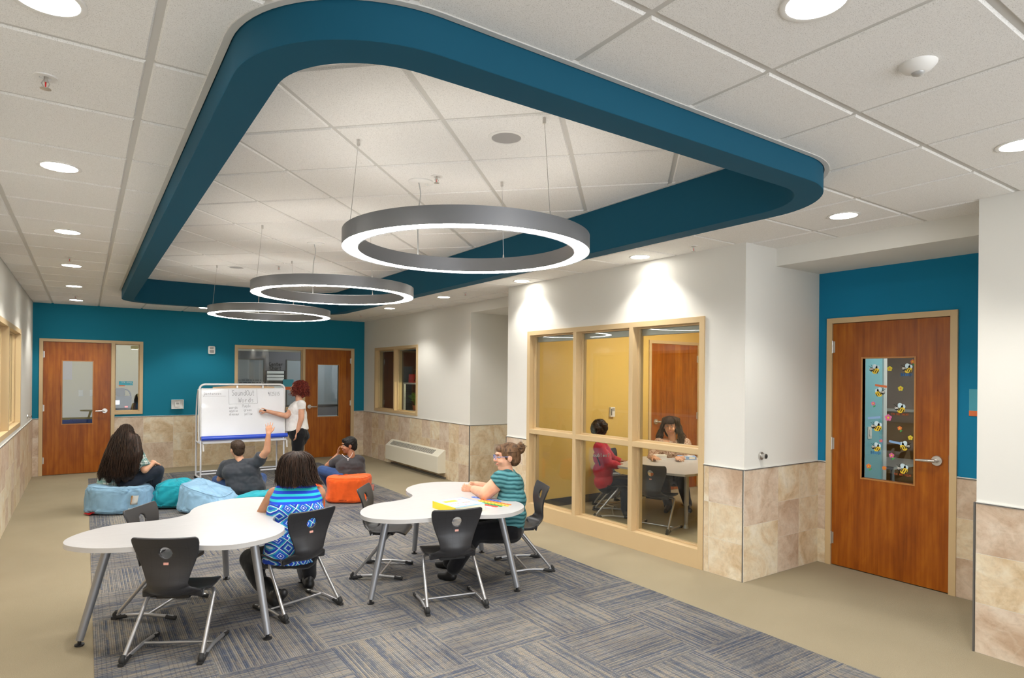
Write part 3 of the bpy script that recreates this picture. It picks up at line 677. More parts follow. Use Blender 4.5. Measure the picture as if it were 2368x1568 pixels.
proto = make_downlight()
for i, (x, y, _) in enumerate(DL):
    t = proto if i == 0 else copy_tree(proto)
    t.location = (x, y, H); t['label'] = DLL[i]; t['group'] = 'recessed downlights'
for t in [o for o in bpy.data.objects if o.get('group') == 'recessed downlights']: spot(t, DLP)

# ring lamps
RR, RZ, RH, RWD = .704, 2.343, .09, .088
def make_ring():
    t = thing('ring_pendant_lamp', '', 'pendant lamp')
    bm = B(); ro, ri = RR, RR - RWD; n = 128
    lathe(bm, [(ro - .006, .004), (ro, 0), (ro, RH), (ri, RH), (ri, 0), (ri + .006, .004), (ri + .006, .02), (ro - .006, .02), (ro - .006, .004)], n); obj('ring_housing', bm, MATS['ring_shell'], t, 50)
    bm = B(); lathe(bm, [(ro - .0065, .002), (ri + .0065, .002), (ri + .0065, .016), (ro - .0065, .016), (ro - .0065, .002)], n); obj('light_diffuser', bm, MATS['ring_on'], t, 50)
    bm = B(); lathe(bm, [(ro - .012, RH + .002), (ri + .012, RH + .002), (ri + .012, RH - .004), (ro - .012, RH - .004), (ro - .012, RH + .002)], n); obj('top_diffuser', bm, MATS['ring_up'], t, 50)  # unseen glowing top of the ring, added to brighten the ceiling
    top = IZ - RZ
    for k in (150, 30, 270):                                        # three suspension wires, the last one by the canopy
        a = R(k + 8); x, y = (RR - .04) * math.cos(a), (RR - .04) * math.sin(a)
        bm = B(); cyl(bm, (x, y, RH), (x * .93, y * .93, top), .0016, n=6); cyl(bm, (x, y, RH - .002), (x, y, RH + .03), .007, .004, n=10); cyl(bm, (x * .93, y * .93, top - .03), (x * .93, y * .93, top), .009, n=12); obj('suspension_wire', bm, MATS['steel'], t, 40)
    bm = B(); lathe(bm, [(0, top - .014), (.075, top - .014), (.085, top - .008), (.086, top), (0, top)], 36, (.04, .70, 0)); cyl(bm, (.075, .68, top - .03), (.075, .68, top - .012), .009, n=12); obj('canopy', bm, MATS['white_plastic'], t, 40)
    bm = B(); tube(bm, smooth_path([(.02, .69, top - .01), (.035, .69, top - .09), (.01, .67, top - .2), (.0, .655, top - .33), (.0, .65, RH)], 6), .004, 8); obj('power_cord', bm, MATS['grey_metal'], t, 60)
    return t
RL = ['large glowing ring lamp in a grey housing, biggest of the three under the tray ceiling', 'middle glowing grey ring lamp, second of three hanging in a line', 'smallest-looking glowing grey ring lamp, in front of the teal wall']
proto = make_ring()
for i, (x, y) in enumerate([(1.822, 3.119), (1.852, 5.532), (1.878, 7.977)]):
    t = proto if i == 0 else copy_tree(proto); t.location = (x, y, RZ); t['label'] = RL[i]; t['group'] = 'glowing ring pendant lamps'

def make_sprinkler():
    t = thing('fire_sprinkler', '', 'sprinkler')
    bm = B(); lathe(bm, [(.038, 0), (.038, -.004), (.020, -.004), (.019, .012), (0, .012)], 28); obj('escutcheon', bm, MATS['white_plastic'], t, 40)
    bm = B(); cyl(bm, (0, 0, .01), (0, 0, -.02), .006, n=10)
    for s in (-1, 1): tube(bm, [(s * .004, 0, -.01), (s * .012, 0, -.025), (s * .004, 0, -.042)], .0022, 6)
    lathe(bm, [(0, -.042), (.017, -.043), (.018, -.045), (0, -.046)], 20); obj('sprinkler_head', bm, MATS['steel'], t, 40)
    bm = B(); cyl(bm, (0, 0, -.018), (0, 0, -.04), .0025, n=8); obj('glass_bulb', bm, MATS['red'], t, 40)
    return t
SP = [(-.128, 2.883, H, 'ceiling sprinkler between the two biggest downlights over the tan aisle'), (-.127, 7.218, H, 'ceiling sprinkler just before the third whole downlight of the aisle row'), (-.115, 10.749, H, 'ceiling sprinkler by the last downlight of the aisle row'),
      (4.146, 3.394, H, 'ceiling sprinkler between the soffit corner and the bay corner'), (4.082, 7.032, H, 'ceiling sprinkler in front of the dark wall recess'), (4.111, 10.819, H, 'tiny ceiling sprinkler near the corner of the teal wall'),
      (1.898, 3.656, IZ, 'ceiling sprinkler in the tray beside the canopy of the largest ring lamp'), (1.923, 7.791, IZ, 'ceiling sprinkler in the tray behind the middle ring lamp')]
proto = make_sprinkler()
for i, (x, y, z, l) in enumerate(SP):
    t = proto if i == 0 else copy_tree(proto); t.location = (x, y, z); t['label'] = l; t['group'] = 'ceiling sprinklers'
def make_speaker():
    t = thing('ceiling_speaker', '', 'speaker')
    bm = B(); lathe(bm, [(.100, 0), (.099, -.004), (.082, -.006), (.080, -.002)], 40); obj('speaker_rim', bm, MATS['white_plastic'], t, 40)
    bm = B(); lathe(bm, [(0, -.007), (.05, -.0065), (.081, -.003), (.081, 0)], 36); obj('speaker_grille', bm, MATS['grille_grey'], t, 60); return t
mat('grille_grey', (.36, .35, .34), .7, bump=(900, .5, .001))
proto = make_speaker()
for i, (x, y, l) in enumerate([(1.897, 2.836, 'round grey ceiling speaker above the largest ring lamp'), (1.525, 8.208, 'round ceiling speaker in the tray beyond the middle ring lamp')]):
    t = proto if i == 0 else copy_tree(proto); t.location = (x, y, IZ); t['label'] = l; t['group'] = 'ceiling speakers'
t = thing('occupancy_sensor', 'white domed motion sensor with a grey lens on the ceiling', 'sensor', (2.369, .982, H))
bm = B(); lathe(bm, [(.058, 0), (.057, -.006), (.045, -.02), (.026, -.030), (.02, -.031)], 40); obj('sensor_body', bm, MATS['white_plastic'], t, 60)
bm = B(); lathe(bm, [(.021, -.028), (.018, -.036), (.009, -.041), (0, -.042)], 28); obj('sensor_lens', bm, MATS['grey_metal'], t, 60)

# ------------------------------------------------------------------ things on the walls
t = thing('fire_alarm', 'white fire alarm strobe high on the teal wall between the doors', 'alarm'); place(t, WK, 1.872, 2.06)
bm = B(); prism(bm, rrect(-.057, .057, -.07, .07, .02, 5), 0, .03, Matrix.Rotation(R(90), 4, 'X')); obj('alarm_body', bm, MATS['white_plastic'], t, 40, bev=.003)
bm = B(); bx(bm, -.035, .035, -.042, -.03, -.045, .0); obj('strobe_lens', bm, MATS['grille_grey'], t, None, bev=.004)
bm = B()
for k in range(4): bx(bm, -.03, .03, -.033, -.029, .022 + k * .009, .026 + k * .009)
obj('sounder_slots', bm, MATS['dark_slot'], t, None)
t = thing('thermostat', 'thermostat under a clear guard box on the teal wall beside the whiteboard', 'thermostat'); place(t, WK, 1.336, 1.10)
bm = B(); bx(bm, -.04, .04, -.03, -.004, -.045, .045); obj('thermostat_body', bm, MATS['white_plastic'], t, None, bev=.004)
bm = B(); bx(bm, -.022, .022, -.034, -.03, .0, .03); obj('display', bm, MATS['grille_grey'], t, None)
bm = B(); bx(bm, -.095, .095, -.006, 0, -.08, .08); bx(bm, -.095, .095, -.05, -.006, .074, .08); bx(bm, -.095, .095, -.05, -.006, -.08, -.074); bx(bm, -.095, -.089, -.05, -.006, -.074, .074); bx(bm, .089, .095, -.05, -.006, -.074, .074); obj('guard_base', bm, MATS['clear_plastic'], t, None, bev=.002)
t_ = mat('clear_plastic', (.78, .78, .76), .2)
t.children[-1].data.materials[0] = MATS['clear_plastic']
for W, u, z, l in ((RC, 4.585, 1.0, 'round steel wall bumper on the bay return wall facing the blue doorway'), (WL, 11.28, 1.0, 'small steel wall bumper above the stone wainscot near the first door')):
    t = thing('wall_bumper', l, 'wall bumper', group='steel wall bumpers'); place(t, W, u, z)
    bm = B(); cyl(bm, (0, 0, 0), (0, -.012, 0), .034, .032, 28); cyl(bm, (0, -.012, 0), (0, -.05, 0), .018, .022, 24); obj('bumper_base', bm, MATS['steel'], t, 40)
    bm = B(); cyl(bm, (0, -.05, 0), (0, -.056, 0), .016, .013, 20); obj('rubber_pad', bm, MATS['rubber'], t, 40)
def sign(W, u, z, w, h, y, l, txt=None, bar=.25, flip=False, orange_left=1.):
    t = thing('room_sign', l, 'sign'); place(t, W, u, z, y)
    bm = B(); bx(bm, -w / 2, w / 2, -.004, 0, -h / 2 + bar * h, h / 2); obj('sign_panel', bm, MATS['sign_teal'], t, None)
    bm = B(); bx(bm, -w / 2, -w / 2 + w * orange_left, -.004, 0, -h / 2, -h / 2 + bar * h); obj('sign_stripe', bm, MATS['orange_sign'], t, None)
    if txt:
        bm = B(); strokes(bm, txt[0], (-.062, -.0046, h / 2 - .027), (1, 0, 0), (0, 0, 1), .0185, .0026, gap=.25, width=.7); strokes(bm, txt[1], (w / 2 - .056, -.0046, h / 2 - .052), (1, 0, 0), (0, 0, 1), .015, .0024); obj('lettering', bm, MATS['paper'], t, None)
    return t
sign(WK, .573, 1.455, .2, .085, .045, 'teal room sign with an orange stripe inside the narrow window by the first door', ('5TH GRADE', '3110'), .2, orange_left=.42)
sign(WK, 3.23, 1.44, .2, .2, .045, 'teal and orange room sign on the classroom window behind the teacher', None, .3)
sign(WC, 1.26, 1.47, .2, .2, -.001, 'blue room sign with an orange stripe beside the cherry door with bee stickers', None, .2)

# convector under the small window
t = thing('wall_heater', 'cream metal wall heater with a slotted sloping top', 'heater'); t.location = WA.at(1.49, 0, 0); t.rotation_euler = (0, 0, WA.rz)
L_ = 2.06; bm = B(); prof = [(0, .455), (-.03, .455), (-.15, .36), (-.15, .105), (-.14, .095), (0, .095)]
a = [bm.verts.new((0, y, z)) for y, z in prof]; b = [bm.verts.new((L_, y, z)) for y, z in prof]
bm.faces.new(a); bm.faces.new(b[::-1])
for i in range(len(prof)): bm.faces.new((a[i], a[(i + 1) % 6], b[(i + 1) % 6], b[i]))
bmesh.ops.recalc_face_normals(bm, faces=bm.faces); obj('heater_cabinet', bm, MATS['heater'], t, None, bev=.004)
bm = B(); sl = Vector((0, -.12, -.095)).normalized(); nr = Vector((0, -.095, .12)).normalized(); rot = Matrix((Vector((1, 0, 0)), sl, nr)).transposed()
for k in range(34):
    x = .16 + k * (L_ - .42) / 33
    box(bm, Vector((x, -.09, .4075)) + nr * .0005, (.026, .095, .004), rot)
obj('vent_slots', bm, MATS['dark_slot'], t, None)
bm = B(); bx(bm, 0, L_ + .02, -.03, -.001, .0, .03); tag(obj('trim_heater_pipe_cover', bm, MATS['trim_dark'], None, None), kind='structure'); o = bpy.data.objects['trim_heater_pipe_cover']; o.location = WA.at(1.49, -.01, 0); o.rotation_euler = (0, 0, WA.rz); o.name = 'baseboard_right'
# ------------------------------------------------------------------ shell chair
def lerp_tab(tab, t):
    for (a, va), (b, vb) in zip(tab, tab[1:]):
        if t <= b: k = (t - a) / (b - a); return va + (vb - va) * k
    return tab[-1][1]
def make_chair(name='shell_chair', shell='chair_shell'):
    t = thing(name, '', 'chair')
    prof = smooth_path([(.215, .335), (.205, .352), (.15, .368), (.06, .360), (-.03, .350), (-.09, .352), (-.135, .375), (-.155, .42), (-.147, .47), (-.132, .53), (-.130, .59), (-.142, .645), (-.155, .688)] if False else
                       [(.215, .335, 0), (.205, .352, 0), (.15, .368, 0), (.06, .360, 0), (-.03, .350, 0), (-.09, .352, 0), (-.135, .375, 0), (-.157, .42, 0), (-.150, .47, 0), (-.138, .53, 0), (-.140, .59, 0), (-.157, .65, 0), (-.180, .703, 0)], 7)
    P = [(p.x, p.y) for p in prof]; n = len(P) - 1
    d = [0]
    for a, b in zip(P, P[1:]): d.append(d[-1] + math.dist(a, b))
    tot = d[-1]; nu = 26
    wt = [(0, .13), (.03, .165), (.10, .192), (.22, .197), (.33, .190), (.42, .165), (.50, .130), (.56, .112), (.63, .113), (.71, .131), (.80, .157), (.88, .176), (.95, .185), (.985, .183), (1, .170)]
    # hole centre in the back
    zc, hr = .615, .034; bm = B(); G = []
    dish = [(0, 0), (.1, .010), (.3, .014), (.40, .026), (.48, .044), (.55, .046), (.62, .032), (.72, .018), (.85, .014), (1, .014)]
    for i in range(n + 1):
        s = d[i] / tot; w = lerp_tab(wt, s); row = []
        j0, j1 = max(0, i - 1), min(n, i + 1); tx, tz = P[j1][0] - P[j0][0], P[j1][1] - P[j0][1]; L = math.hypot(tx, tz); ny, nz = -tz / L, tx / L   # normal
        ny, nz = (-ny, -nz) if (nz < 0 and s < .4) or (s >= .4 and ny < 0) else (ny, nz)
        c = lerp_tab(dish, s)
        for k in range(nu + 1):
            u = -1 + 2 * k / nu; e = c * u * u
            row.append(bm.verts.new((w * u, P[i][0] + ny * e, P[i][1] + nz * e)))
        G.append(row)
    fs = [bm.faces.new((G[i][k], G[i][k + 1], G[i + 1][k + 1], G[i + 1][k])) for i in range(n) for k in range(nu)]
    def hd(v): return math.hypot(v.x, (v.z - zc))
    kill = [f for f in fs if f.calc_center_median().z > .5 and hd(f.calc_center_median()) < hr]
    ring = {v for f in kill for v in f.verts if any(g not in kill for g in v.link_faces)}
    bmesh.ops.delete(bm, geom=kill, context='FACES')
    for v in ring:
        q = hd(v.co) or 1; v.co.x *= hr / q; v.co.z = zc + (v.co.z - zc) * hr / q
    bmesh.ops.recalc_face_normals(bm, faces=bm.faces)
    o = obj('seat_shell', bm, MATS[shell], t, 180)
    so = o.modifiers.new('s', 'SOLIDIFY'); so.thickness = .013; so.offset = 0; sb = o.modifiers.new('b', 'SUBSURF'); sb.levels = 1; sb.render_levels = 1
    o.parent = None; apply_mods(o); o.parent = t; shade(o.data, 60)
    bm = B(); bx(bm, -.013, .013, -.149, -.143, .545, .558); lb = obj('size_label', bm, MATS['label_pink'], t, None); lb.rotation_euler = (0, 0, 0)
    for s in (-1, 1):
        pts = fillet([(s * .10, .085, .335), (s * .185, .075, .338), (s * .212, -.185, .022), (s * .205, .0, .034), (s * .208, .2, .02)], .035, 6)
        bm = B(); tube(bm, pts, .0115, 12); obj('leg', bm, MATS['chair_tube'], t, 60)
        bm = B(); tube(bm, smooth_path([(s * .2115, -.176, .052), (s * .2120, -.190, .030), (s * .2115, -.176, .0175), (s * .2105, -.14, .021), (s * .2095, -.105, .025)], 4), [.0135] * 3 + [.0165] * 9 + [.0145] * 3 + [.0125] * 2, 12); vs = box(bm, (s * .2115, -.192, .009), (.026, .034, .016))
        obj('foot_cap', bm, MATS['rubber'], t, 50, bev=0)
        bm = B(); tube(bm, [(s * .208, .150, .021), (s * .2085, .215, .0145)], .0142, 12); obj('foot_cap', bm, MATS['rubber'], t, 50)
    bm = B(); cyl(bm, (-.205, .03, .034), (.205, .03, .034), .0085, n=12); obj('crossbar', bm, MATS['chair_tube'], t, 60)
    bm = B(); cyl(bm, (-.12, .085, .335), (.12, .085, .335), .010, n=12); bx(bm, -.09, .09, -.06, .11, .325, .345); obj('seat_mount', bm, MATS['black_plastic'], t, 60)
    return t
mat('label_pink', (.75, .38, .32), .5)
CH = make_chair()
def chair(x, y, fx, fy, label, group='black shell chairs', first=[True]):
    t = CH if first[0] else copy_tree(CH); first[0] = False
    t.location = (x, y, .004 if x < 3.6 else .0); t.rotation_euler = (0, 0, math.atan2(fy, fx) - math.pi / 2); t['label'] = label; t['group'] = group; return t
chair(.460, 4.128, .186, .323, 'empty black chair with its back to us at the table where the striped-top girl sits')
chair(1.247, 4.43, -.105, .345, 'black chair the girl in the blue patterned top sits on')
chair(.455, 4.93, .42, -.30, 'black chair on the far side of the same table, next to the beanbags')
chair(2.05, 4.86, .36, -.27, 'black chair at the end of the second table near the orange beanbag')
chair(2.180, 3.932, .075, .335, 'empty black chair with its back to us, in front of the boxed game')
chair(3.13, 4.345, -.405, .15, 'black chair under the girl with a hair bun')

# ------------------------------------------------------------------ wavy tables
OUT = [(1.619, 4.194), (1.641, 4.30), (1.703, 4.413), (1.801, 4.508), (1.912, 4.55), (2.022, 4.558), (2.138, 4.591), (2.213, 4.650), (2.251, 4.730), (2.262, 4.825), (2.297, 4.945), (2.380, 5.065), (2.523, 5.162), (2.673, 5.178), (2.80, 5.130), (2.925, 5.03), (3.01, 4.93), (3.05, 4.82), (3.03, 4.70),
       (2.955, 4.59), (2.865, 4.49), (2.795, 4.38), (2.775, 4.27), (2.80, 4.16), (2.826, 4.06), (2.818, 3.96), (2.778, 3.864), (2.729, 3.806), (2.644, 3.747), (2.549, 3.712), (2.451, 3.718), (2.37, 3.75), (2.29, 3.80), (2.20, 3.85), (2.08, 3.880), (1.939, 3.888), (1.792, 3.938), (1.685, 4.024), (1.635, 4.10)]
FEET = [(1.694, 4.22), (2.72, 3.862), (2.501, 5.193), (3.035, 4.884)]; O0 = Vector((2.35, 4.45))
def make_table():
    t = thing('wavy_table', '', 'table'); z = .64
    poly = [(p.x, p.y) for p in smooth_path([(x - O0.x, y - O0.y, 0) for x, y in OUT], 5, True)][::-1]
    poly = poly[::-1]
    bm = B(); prism(bm, poly, z - .028, z)
    for f in bm.faces:
        if abs(f.normal.z) < .5: f.material_index = 1
    obj('tabletop', bm, [MATS['laminate'], MATS['laminate_edge']], t, 50, bev=0)
    for x, y in FEET:
        f = Vector((x - O0.x, y - O0.y, 0)); c = -f.normalized()
        top = f + c * .155; top.z = z - .028
        bm = B(); cyl(bm, (f.x, f.y, .03), top, .0215, .0265, 24); obj('leg', bm, MATS['table_leg'], t, 60)
        bm = B(); lathe(bm, [(0, 0), (.026, 0), (.026, .007), (.010, .012), (.010, .034), (0, .034)], 20, (f.x, f.y, 0)); obj('leveling_foot', bm, MATS['black_plastic'], t, 40)
    return t
t2 = make_table(); t2.location = (O0.x, O0.y, .004); t2['label'] = 'white wavy-edged table holding a boxed game and coloured strips'; t2['group'] = 'white wavy tables'
t1 = copy_tree(t2); a_ = R(-9.3); l1 = Vector((FEET[0][0] - O0.x, FEET[0][1] - O0.y)); l1 = Vector((l1.x * math.cos(a_) - l1.y * math.sin(a_), l1.x * math.sin(a_) + l1.y * math.cos(a_)))
t1.location = (-.014 - l1.x, 4.517 - l1.y, .004); t1.rotation_euler = (0, 0, a_); t1['label'] = 'bare white wavy-edged table where the girl in the blue patterned top leans'

# ------------------------------------------------------------------ beanbags
def beanbag(label, matn, c, rx, ry, h, rz, lean=(0, 0), seed=0, top=.9, exp=4., tags=(), creases=1., tilt=(0, 0), dent=None, corner=3.4, sag=.0):
    """stuffed cloth cube: rounded-square outline, softly bulging sides, welted top edge and cloth creases"""
    bm = B(); n, m = 128, 56; Rz = Matrix.Rotation(R(rz), 3, 'Z'); V = []
    def pt(b, zz, rr):
        ex = 2 / corner; tp = 1 - (1 - top) * zz
        x = math.copysign(abs(math.cos(b)) ** ex, math.cos(b)) * rx * rr * tp; y = math.copysign(abs(math.sin(b)) ** ex, math.sin(b)) * ry * rr * tp
        z = h * zz * (1 + (tilt[0] * x / rx + tilt[1] * y / ry) * min(1, zz * 1.2))
        if dent: z -= dent[3] * math.exp(-((x - dent[0]) ** 2 + (y - dent[1]) ** 2) / dent[2] ** 2) * zz
        z -= sag * (1 - rr) * zz
        return Vector((x + lean[0] * zz, y + lean[1] * zz, z))
    for j in range(m + 1):
        v = j / m; a = (v - .5) * math.pi; zz = math.copysign(abs(math.sin(a)) ** (2 / exp), math.sin(a)) * .5 + .5; rr = abs(math.cos(a)) ** (2 / exp); row = []
        for k in range(n):
            b = 2 * math.pi * k / n; p = pt(b, zz, rr)
            q = Vector((math.cos(b) * 1.6 + seed, math.sin(b) * 1.6, p.z * 4)); f = noise.noise(q) * .035
            w1 = noise.noise(Vector((b * 2.2 + seed, p.z * 9 + math.sin(b * 3 + seed) * 1.3, seed))); w2 = noise.noise(Vector((b * 6 + p.z * 20, p.z * 14 - b * 4, seed * 2.)))
            cr = (-.016 * (1 - abs(w1)) ** 8 - .009 * (1 - abs(w2)) ** 9) * creases
            edge = .010 * math.exp(-((zz - .93) / .03) ** 2)                    # welt round the top
            k2 = 1 + (f + cr * min(1, rr * 1.4) + edge * 0) / .3
            row.append(bm.verts.new(Rz @ Vector((p.x * k2, p.y * k2, max(0, p.z + (f * .35 + cr * .6) * (zz > .15))))))
        V.append(row)
    for p, q in zip(V, V[1:]):
        for k in range(n): bm.faces.new((p[k], p[(k + 1) % n], q[(k + 1) % n], q[k]))
    bmesh.ops.remove_doubles(bm, verts=bm.verts, dist=1e-4); bmesh.ops.recalc_face_normals(bm, faces=bm.faces)
    t = thing('beanbag', label, 'beanbag', (*c, .004), 0, 'beanbags in a line'); obj('cover', bm, MATS[matn], t, 180)
    j = next(i for i, r_ in enumerate(V) if i > m * .6 and abs(math.cos((i / m - .5) * math.pi)) ** (2 / exp) < .93)
    bm = B(); a = (j / m - .5) * math.pi; zz = math.sin(a) ** (2 / exp) * .5 + .5; rr = math.cos(a) ** (2 / exp); pts = []
    for k in range(96):
        b = 2 * math.pi * k / 96; p = pt(b, zz, rr); q = Vector((math.cos(b) * 1.6 + seed, math.sin(b) * 1.6, p.z * 4)); f = noise.noise(q) * .035; pts.append(Rz @ Vector((p.x * (1 + f / .3), p.y * (1 + f / .3), p.z + f * .35 + .002)))
    tube(bm, pts, .0032, 6, True); obj('seam', bm, MATS[matn], t, 180)
    for (p, u, v, m_, w, hh) in tags:
        bm = B(); u = Vector(u).normalized(); v = Vector(v).normalized(); p = Vector(p)
        g = [[bm.verts.new(p + u * (w * i / 4) + v * (hh * j / 4) + u.cross(v) * .006 * math.sin(i * 1.7 + j)) for i in range(5)] for j in range(5)]
        for i in range(4):
            for j in range(4): bm.faces.new((g[j][i], g[j][i + 1], g[j + 1][i + 1], g[j + 1][i]))
        bmesh.ops.solidify(bm, geom=bm.faces[:], thickness=.0015); obj('cloth_tag', bm, MATS[m_], t, 60)
    return t
beanbag('light blue beanbag the long-haired girl sits on', 'bag_blue', (.36, 8.68), .365, .27, .325, -31, seed=1, top=.90, exp=7, dent=(0, .12, .24, .05), tilt=(-.05, 0),
        tags=[((.085, -.335, .12), (.80, -.42, .0), (.08, -.05, 1), 'paper', .075, .105), ((.082, -.338, .121), (.80, -.42, .0), (.08, -.05, 1), 'strip_tag', .014, .103), ((.06, -.345, .012), (.8, -.42, -.1), (.0, -.25, 1), 'paper', .07, .075), ((-.36, -.05, .010), (.5, -.75, .05), (.5, .3, .2), 'red', .13, .05)])
beanbag('teal beanbag wedged between two light blue ones', 'bag_teal', (.93, 8.60), .30, .25, .34, -25, seed=7, top=.62, exp=3.2, creases=1.5, tilt=(.05, .05))
beanbag('light blue beanbag with a tilted peak, beside the boy in the dark T-shirt', 'bag_blue', (1.26, 8.12), .36, .28, .30, -36, seed=4, top=.72, exp=5, lean=(-.06, .02), tilt=(-.42, .1), creases=.9)
beanbag('low teal beanbag behind the boy with his hand raised', 'bag_teal', (1.80, 7.95), .42, .25, .215, -32, seed=9, top=.80, exp=3.2, tilt=(.22, .0), tags=[((.31, -.10, .215), (.9, -.2, .2), (0, .1, 1), 'red', .02, .06)])
beanbag('orange beanbag hidden behind the girl in the blue patterned top', 'bag_orange', (2.17, 7.50), .25, .22, .33, -10, seed=5, top=.84, exp=5)
beanbag('orange beanbag behind the boy wearing a cross necklace', 'bag_orange', (2.84, 7.86), .285, .25, .33, -36, seed=2, top=.96, exp=8., creases=.45, corner=2.8, tags=[((.22, -.20, .14), (.5, -.5, 0), (0, 0, 1), 'label_pink', .05, .08)])

# ------------------------------------------------------------------ whiteboard easel
E0 = Vector((2.02, 10.25, 0)); t = thing('whiteboard_easel', 'white rolling whiteboard easel with handwritten words and a blue roller', 'whiteboard', (*E0.xy, 0))
bm = B(); LB, TB, X0_, X1_ = .70, 1.402, -.585, .60; y0b, y1b = -.06, .015
def bp(x, z, off=0): k = (z - LB) / (TB - LB); return Vector((x, y0b + (y1b - y0b) * k - off, z))
up_ = (bp(0, TB) - bp(0, LB)).normalized(); nb = Vector((1, 0, 0)).cross(up_)
box(bm, (bp(X0_, LB) + bp(X1_, TB)) / 2 - nb * 0 + Vector((0, .012, 0)), (X1_ - X0_, .02, TB - LB), Matrix((Vector((1, 0, 0)), -nb, up_)).transposed()); obj('board_panel', bm, MATS['board_white'], t, None, bev=.003)
bm = B()
for x in (X0_ - .008, X1_ + .008): tube(bm, [bp(x, LB, -.012), bp(x, TB, -.012)], .010, 8)
for z in (TB + .006,): tube(bm, [bp(X0_, z, -.012), bp(X1_, z, -.012)], .009, 8)
obj('board_edge', bm, MATS['white_metal'], t, 60)
fy = -.12; ry = .16
bm = B(); tube(bm, fillet([(X0_ - .022, .03, .60), (X0_ - .024, .035, 1.475), (X1_ + .024, .035, 1.475), (X1_ + .022, .03, .60)], .09, 8), .015, 12); obj('top_hoop', bm, MATS['white_metal'], t, 60)
bm = B()
for x in (X0_ - .02, X1_ - .02): tube(bm, [(x, fy, .10), (x, fy, .60), (x, fy + .03, .64)], .0125, 10)
for x in (X0_ - .045, X1_ - .06): tube(bm, smooth_path([(x, ry, .10), (x, ry, .9), (x + .004, ry - .04, 1.25), (x + .012, .05, 1.40)], 5), .0125, 10)
tube(bm, [(X0_ - .02, fy, .15), (X1_ - .02, fy, .15)], .0125, 10); tube(bm, [(X0_ - .045, ry, .15), (X1_ - .06, ry, .15)], .0125, 10)
for x, x2 in ((X0_ - .02, X0_ - .045), (X1_ - .02, X1_ - .06)): tube(bm, [(x, fy, .10), (x2, ry, .10)], .0125, 10); tube(bm, [(x, fy, .60), (x2, ry, .62)], .011, 10)
obj('easel_frame', bm, MATS['frame_grey'], t, 60)
bm = B(); tube(bm, [(X0_ - .01, -.095, .675), (X1_ + .04, -.095, .675)], .032, 20); obj('blue_roller', bm, MATS['blue_roll'], t, 60)
bm = B(); bx(bm, X0_ + .0, X1_ + .01, -.15, -.07, .60, .612); bx(bm, X0_, X1_ + .01, -.152, -.146, .60, .63); bx(bm, X0_, X1_ + .01, -.074, -.068, .60, .66); obj('marker_tray', bm, MATS['frame_grey'], t, None)
bm = B()
for x in (X0_ + .01, X1_ + .02): tube(bm, [(x, -.13, .60), (x + .005, -.135, .49)], .011, 8)
obj('release_lever', bm, MATS['white_metal'], t, 60)
for x, y in ((X0_ - .02, fy), (X0_ - .045, ry), (X1_ - .02, fy), (X1_ - .06, ry)):
    bm = B(); cyl(bm, (x - .012, y - .01, .037), (x + .012, y - .01, .037), .037, n=20); obj('caster', bm, MATS['rubber'], t, 40)
    bm = B(); bx(bm, x - .022, x - .014, y - .03, y + .02, .03, .085); bx(bm, x + .014, x + .022, y - .03, y + .02, .03, .085); bx(bm, x - .022, x + .022, y - .03, y + .02, .078, .10); obj('caster_fork', bm, MATS['black_plastic'], t, None)
mat('frame_grey', (.55, .56, .60), .35, .3)
for o in t.children:
    if o.name.startswith(('easel_frame', 'marker_tray')): o.data.materials[0] = MATS['frame_grey']
bm = B()
def wr(s, x, z, h, w=.0032, gap=.22, width=.6): return strokes(bm, s, bp(x, z, .0005) , (1, 0, 0), up_, h, w, .0008, gap, width)
wr('SoundOut', -.165, 1.305, .082, .0034, .08, .43); wr('Words', -.07, 1.20, .070, .0034, .16, .50); wr('9/25/15', .365, 1.30, .055, .003, .10, .37)
wr('Sentences', -.555, 1.318, .036, .0022, .18, .6); wr('words', -.205, 1.105, .036, .0024, .1, .6); wr('Purple', -.015, 1.125, .040, .0024, .04, .46); wr('apple', -.205, 1.055, .036, .0024, .1, .6); wr('green', .005, 1.065, .036, .0024, .08, .56); wr('dinosaur', -.205, 1.005, .034, .0024, .03, .5); wr('yellow', .012, 1.005, .036, .0024, .06, .48)
for a, b in (((-.21, 1.398), (-.205, 1.172)), ((-.205, 1.172), (.205, 1.182)), ((.205, 1.182), (.198, 1.398)), ((-.56, 1.300), (-.25, 1.298)), ((-.56, 1.29), (-.52, 1.35))):
    pa, pb = bp(*a, .0005), bp(*b, .0005); d_ = pb - pa; box(bm, (pa + pb) / 2, (d_.length, .0024, .0008), Matrix((d_.normalized(), nb.cross(d_).normalized(), nb)).transposed())
obj('handwriting', bm, MATS['ink'], t, None)
# paper rolls over the top and clips
bm = B(); tube(bm, [(-.42, .075, 1.415), (.0, .075, 1.43), (.47, .075, 1.418)], [.022, .034, .022], 12); obj('paper_roll', bm, MATS['kraft'], t, 60)
for x in (-.085, .29):
    bm = B(); tube(bm, [(x + .017 * math.cos(a), .035, 1.485 + .03 * math.sin(a)) for a in [R(q) for q in range(0, 360, 30)]], .003, 6, True); bx(bm, x - .012, x + .012, .02, .04, 1.42, 1.455); obj('paper_clip', bm, MATS['steel'], t, 60)

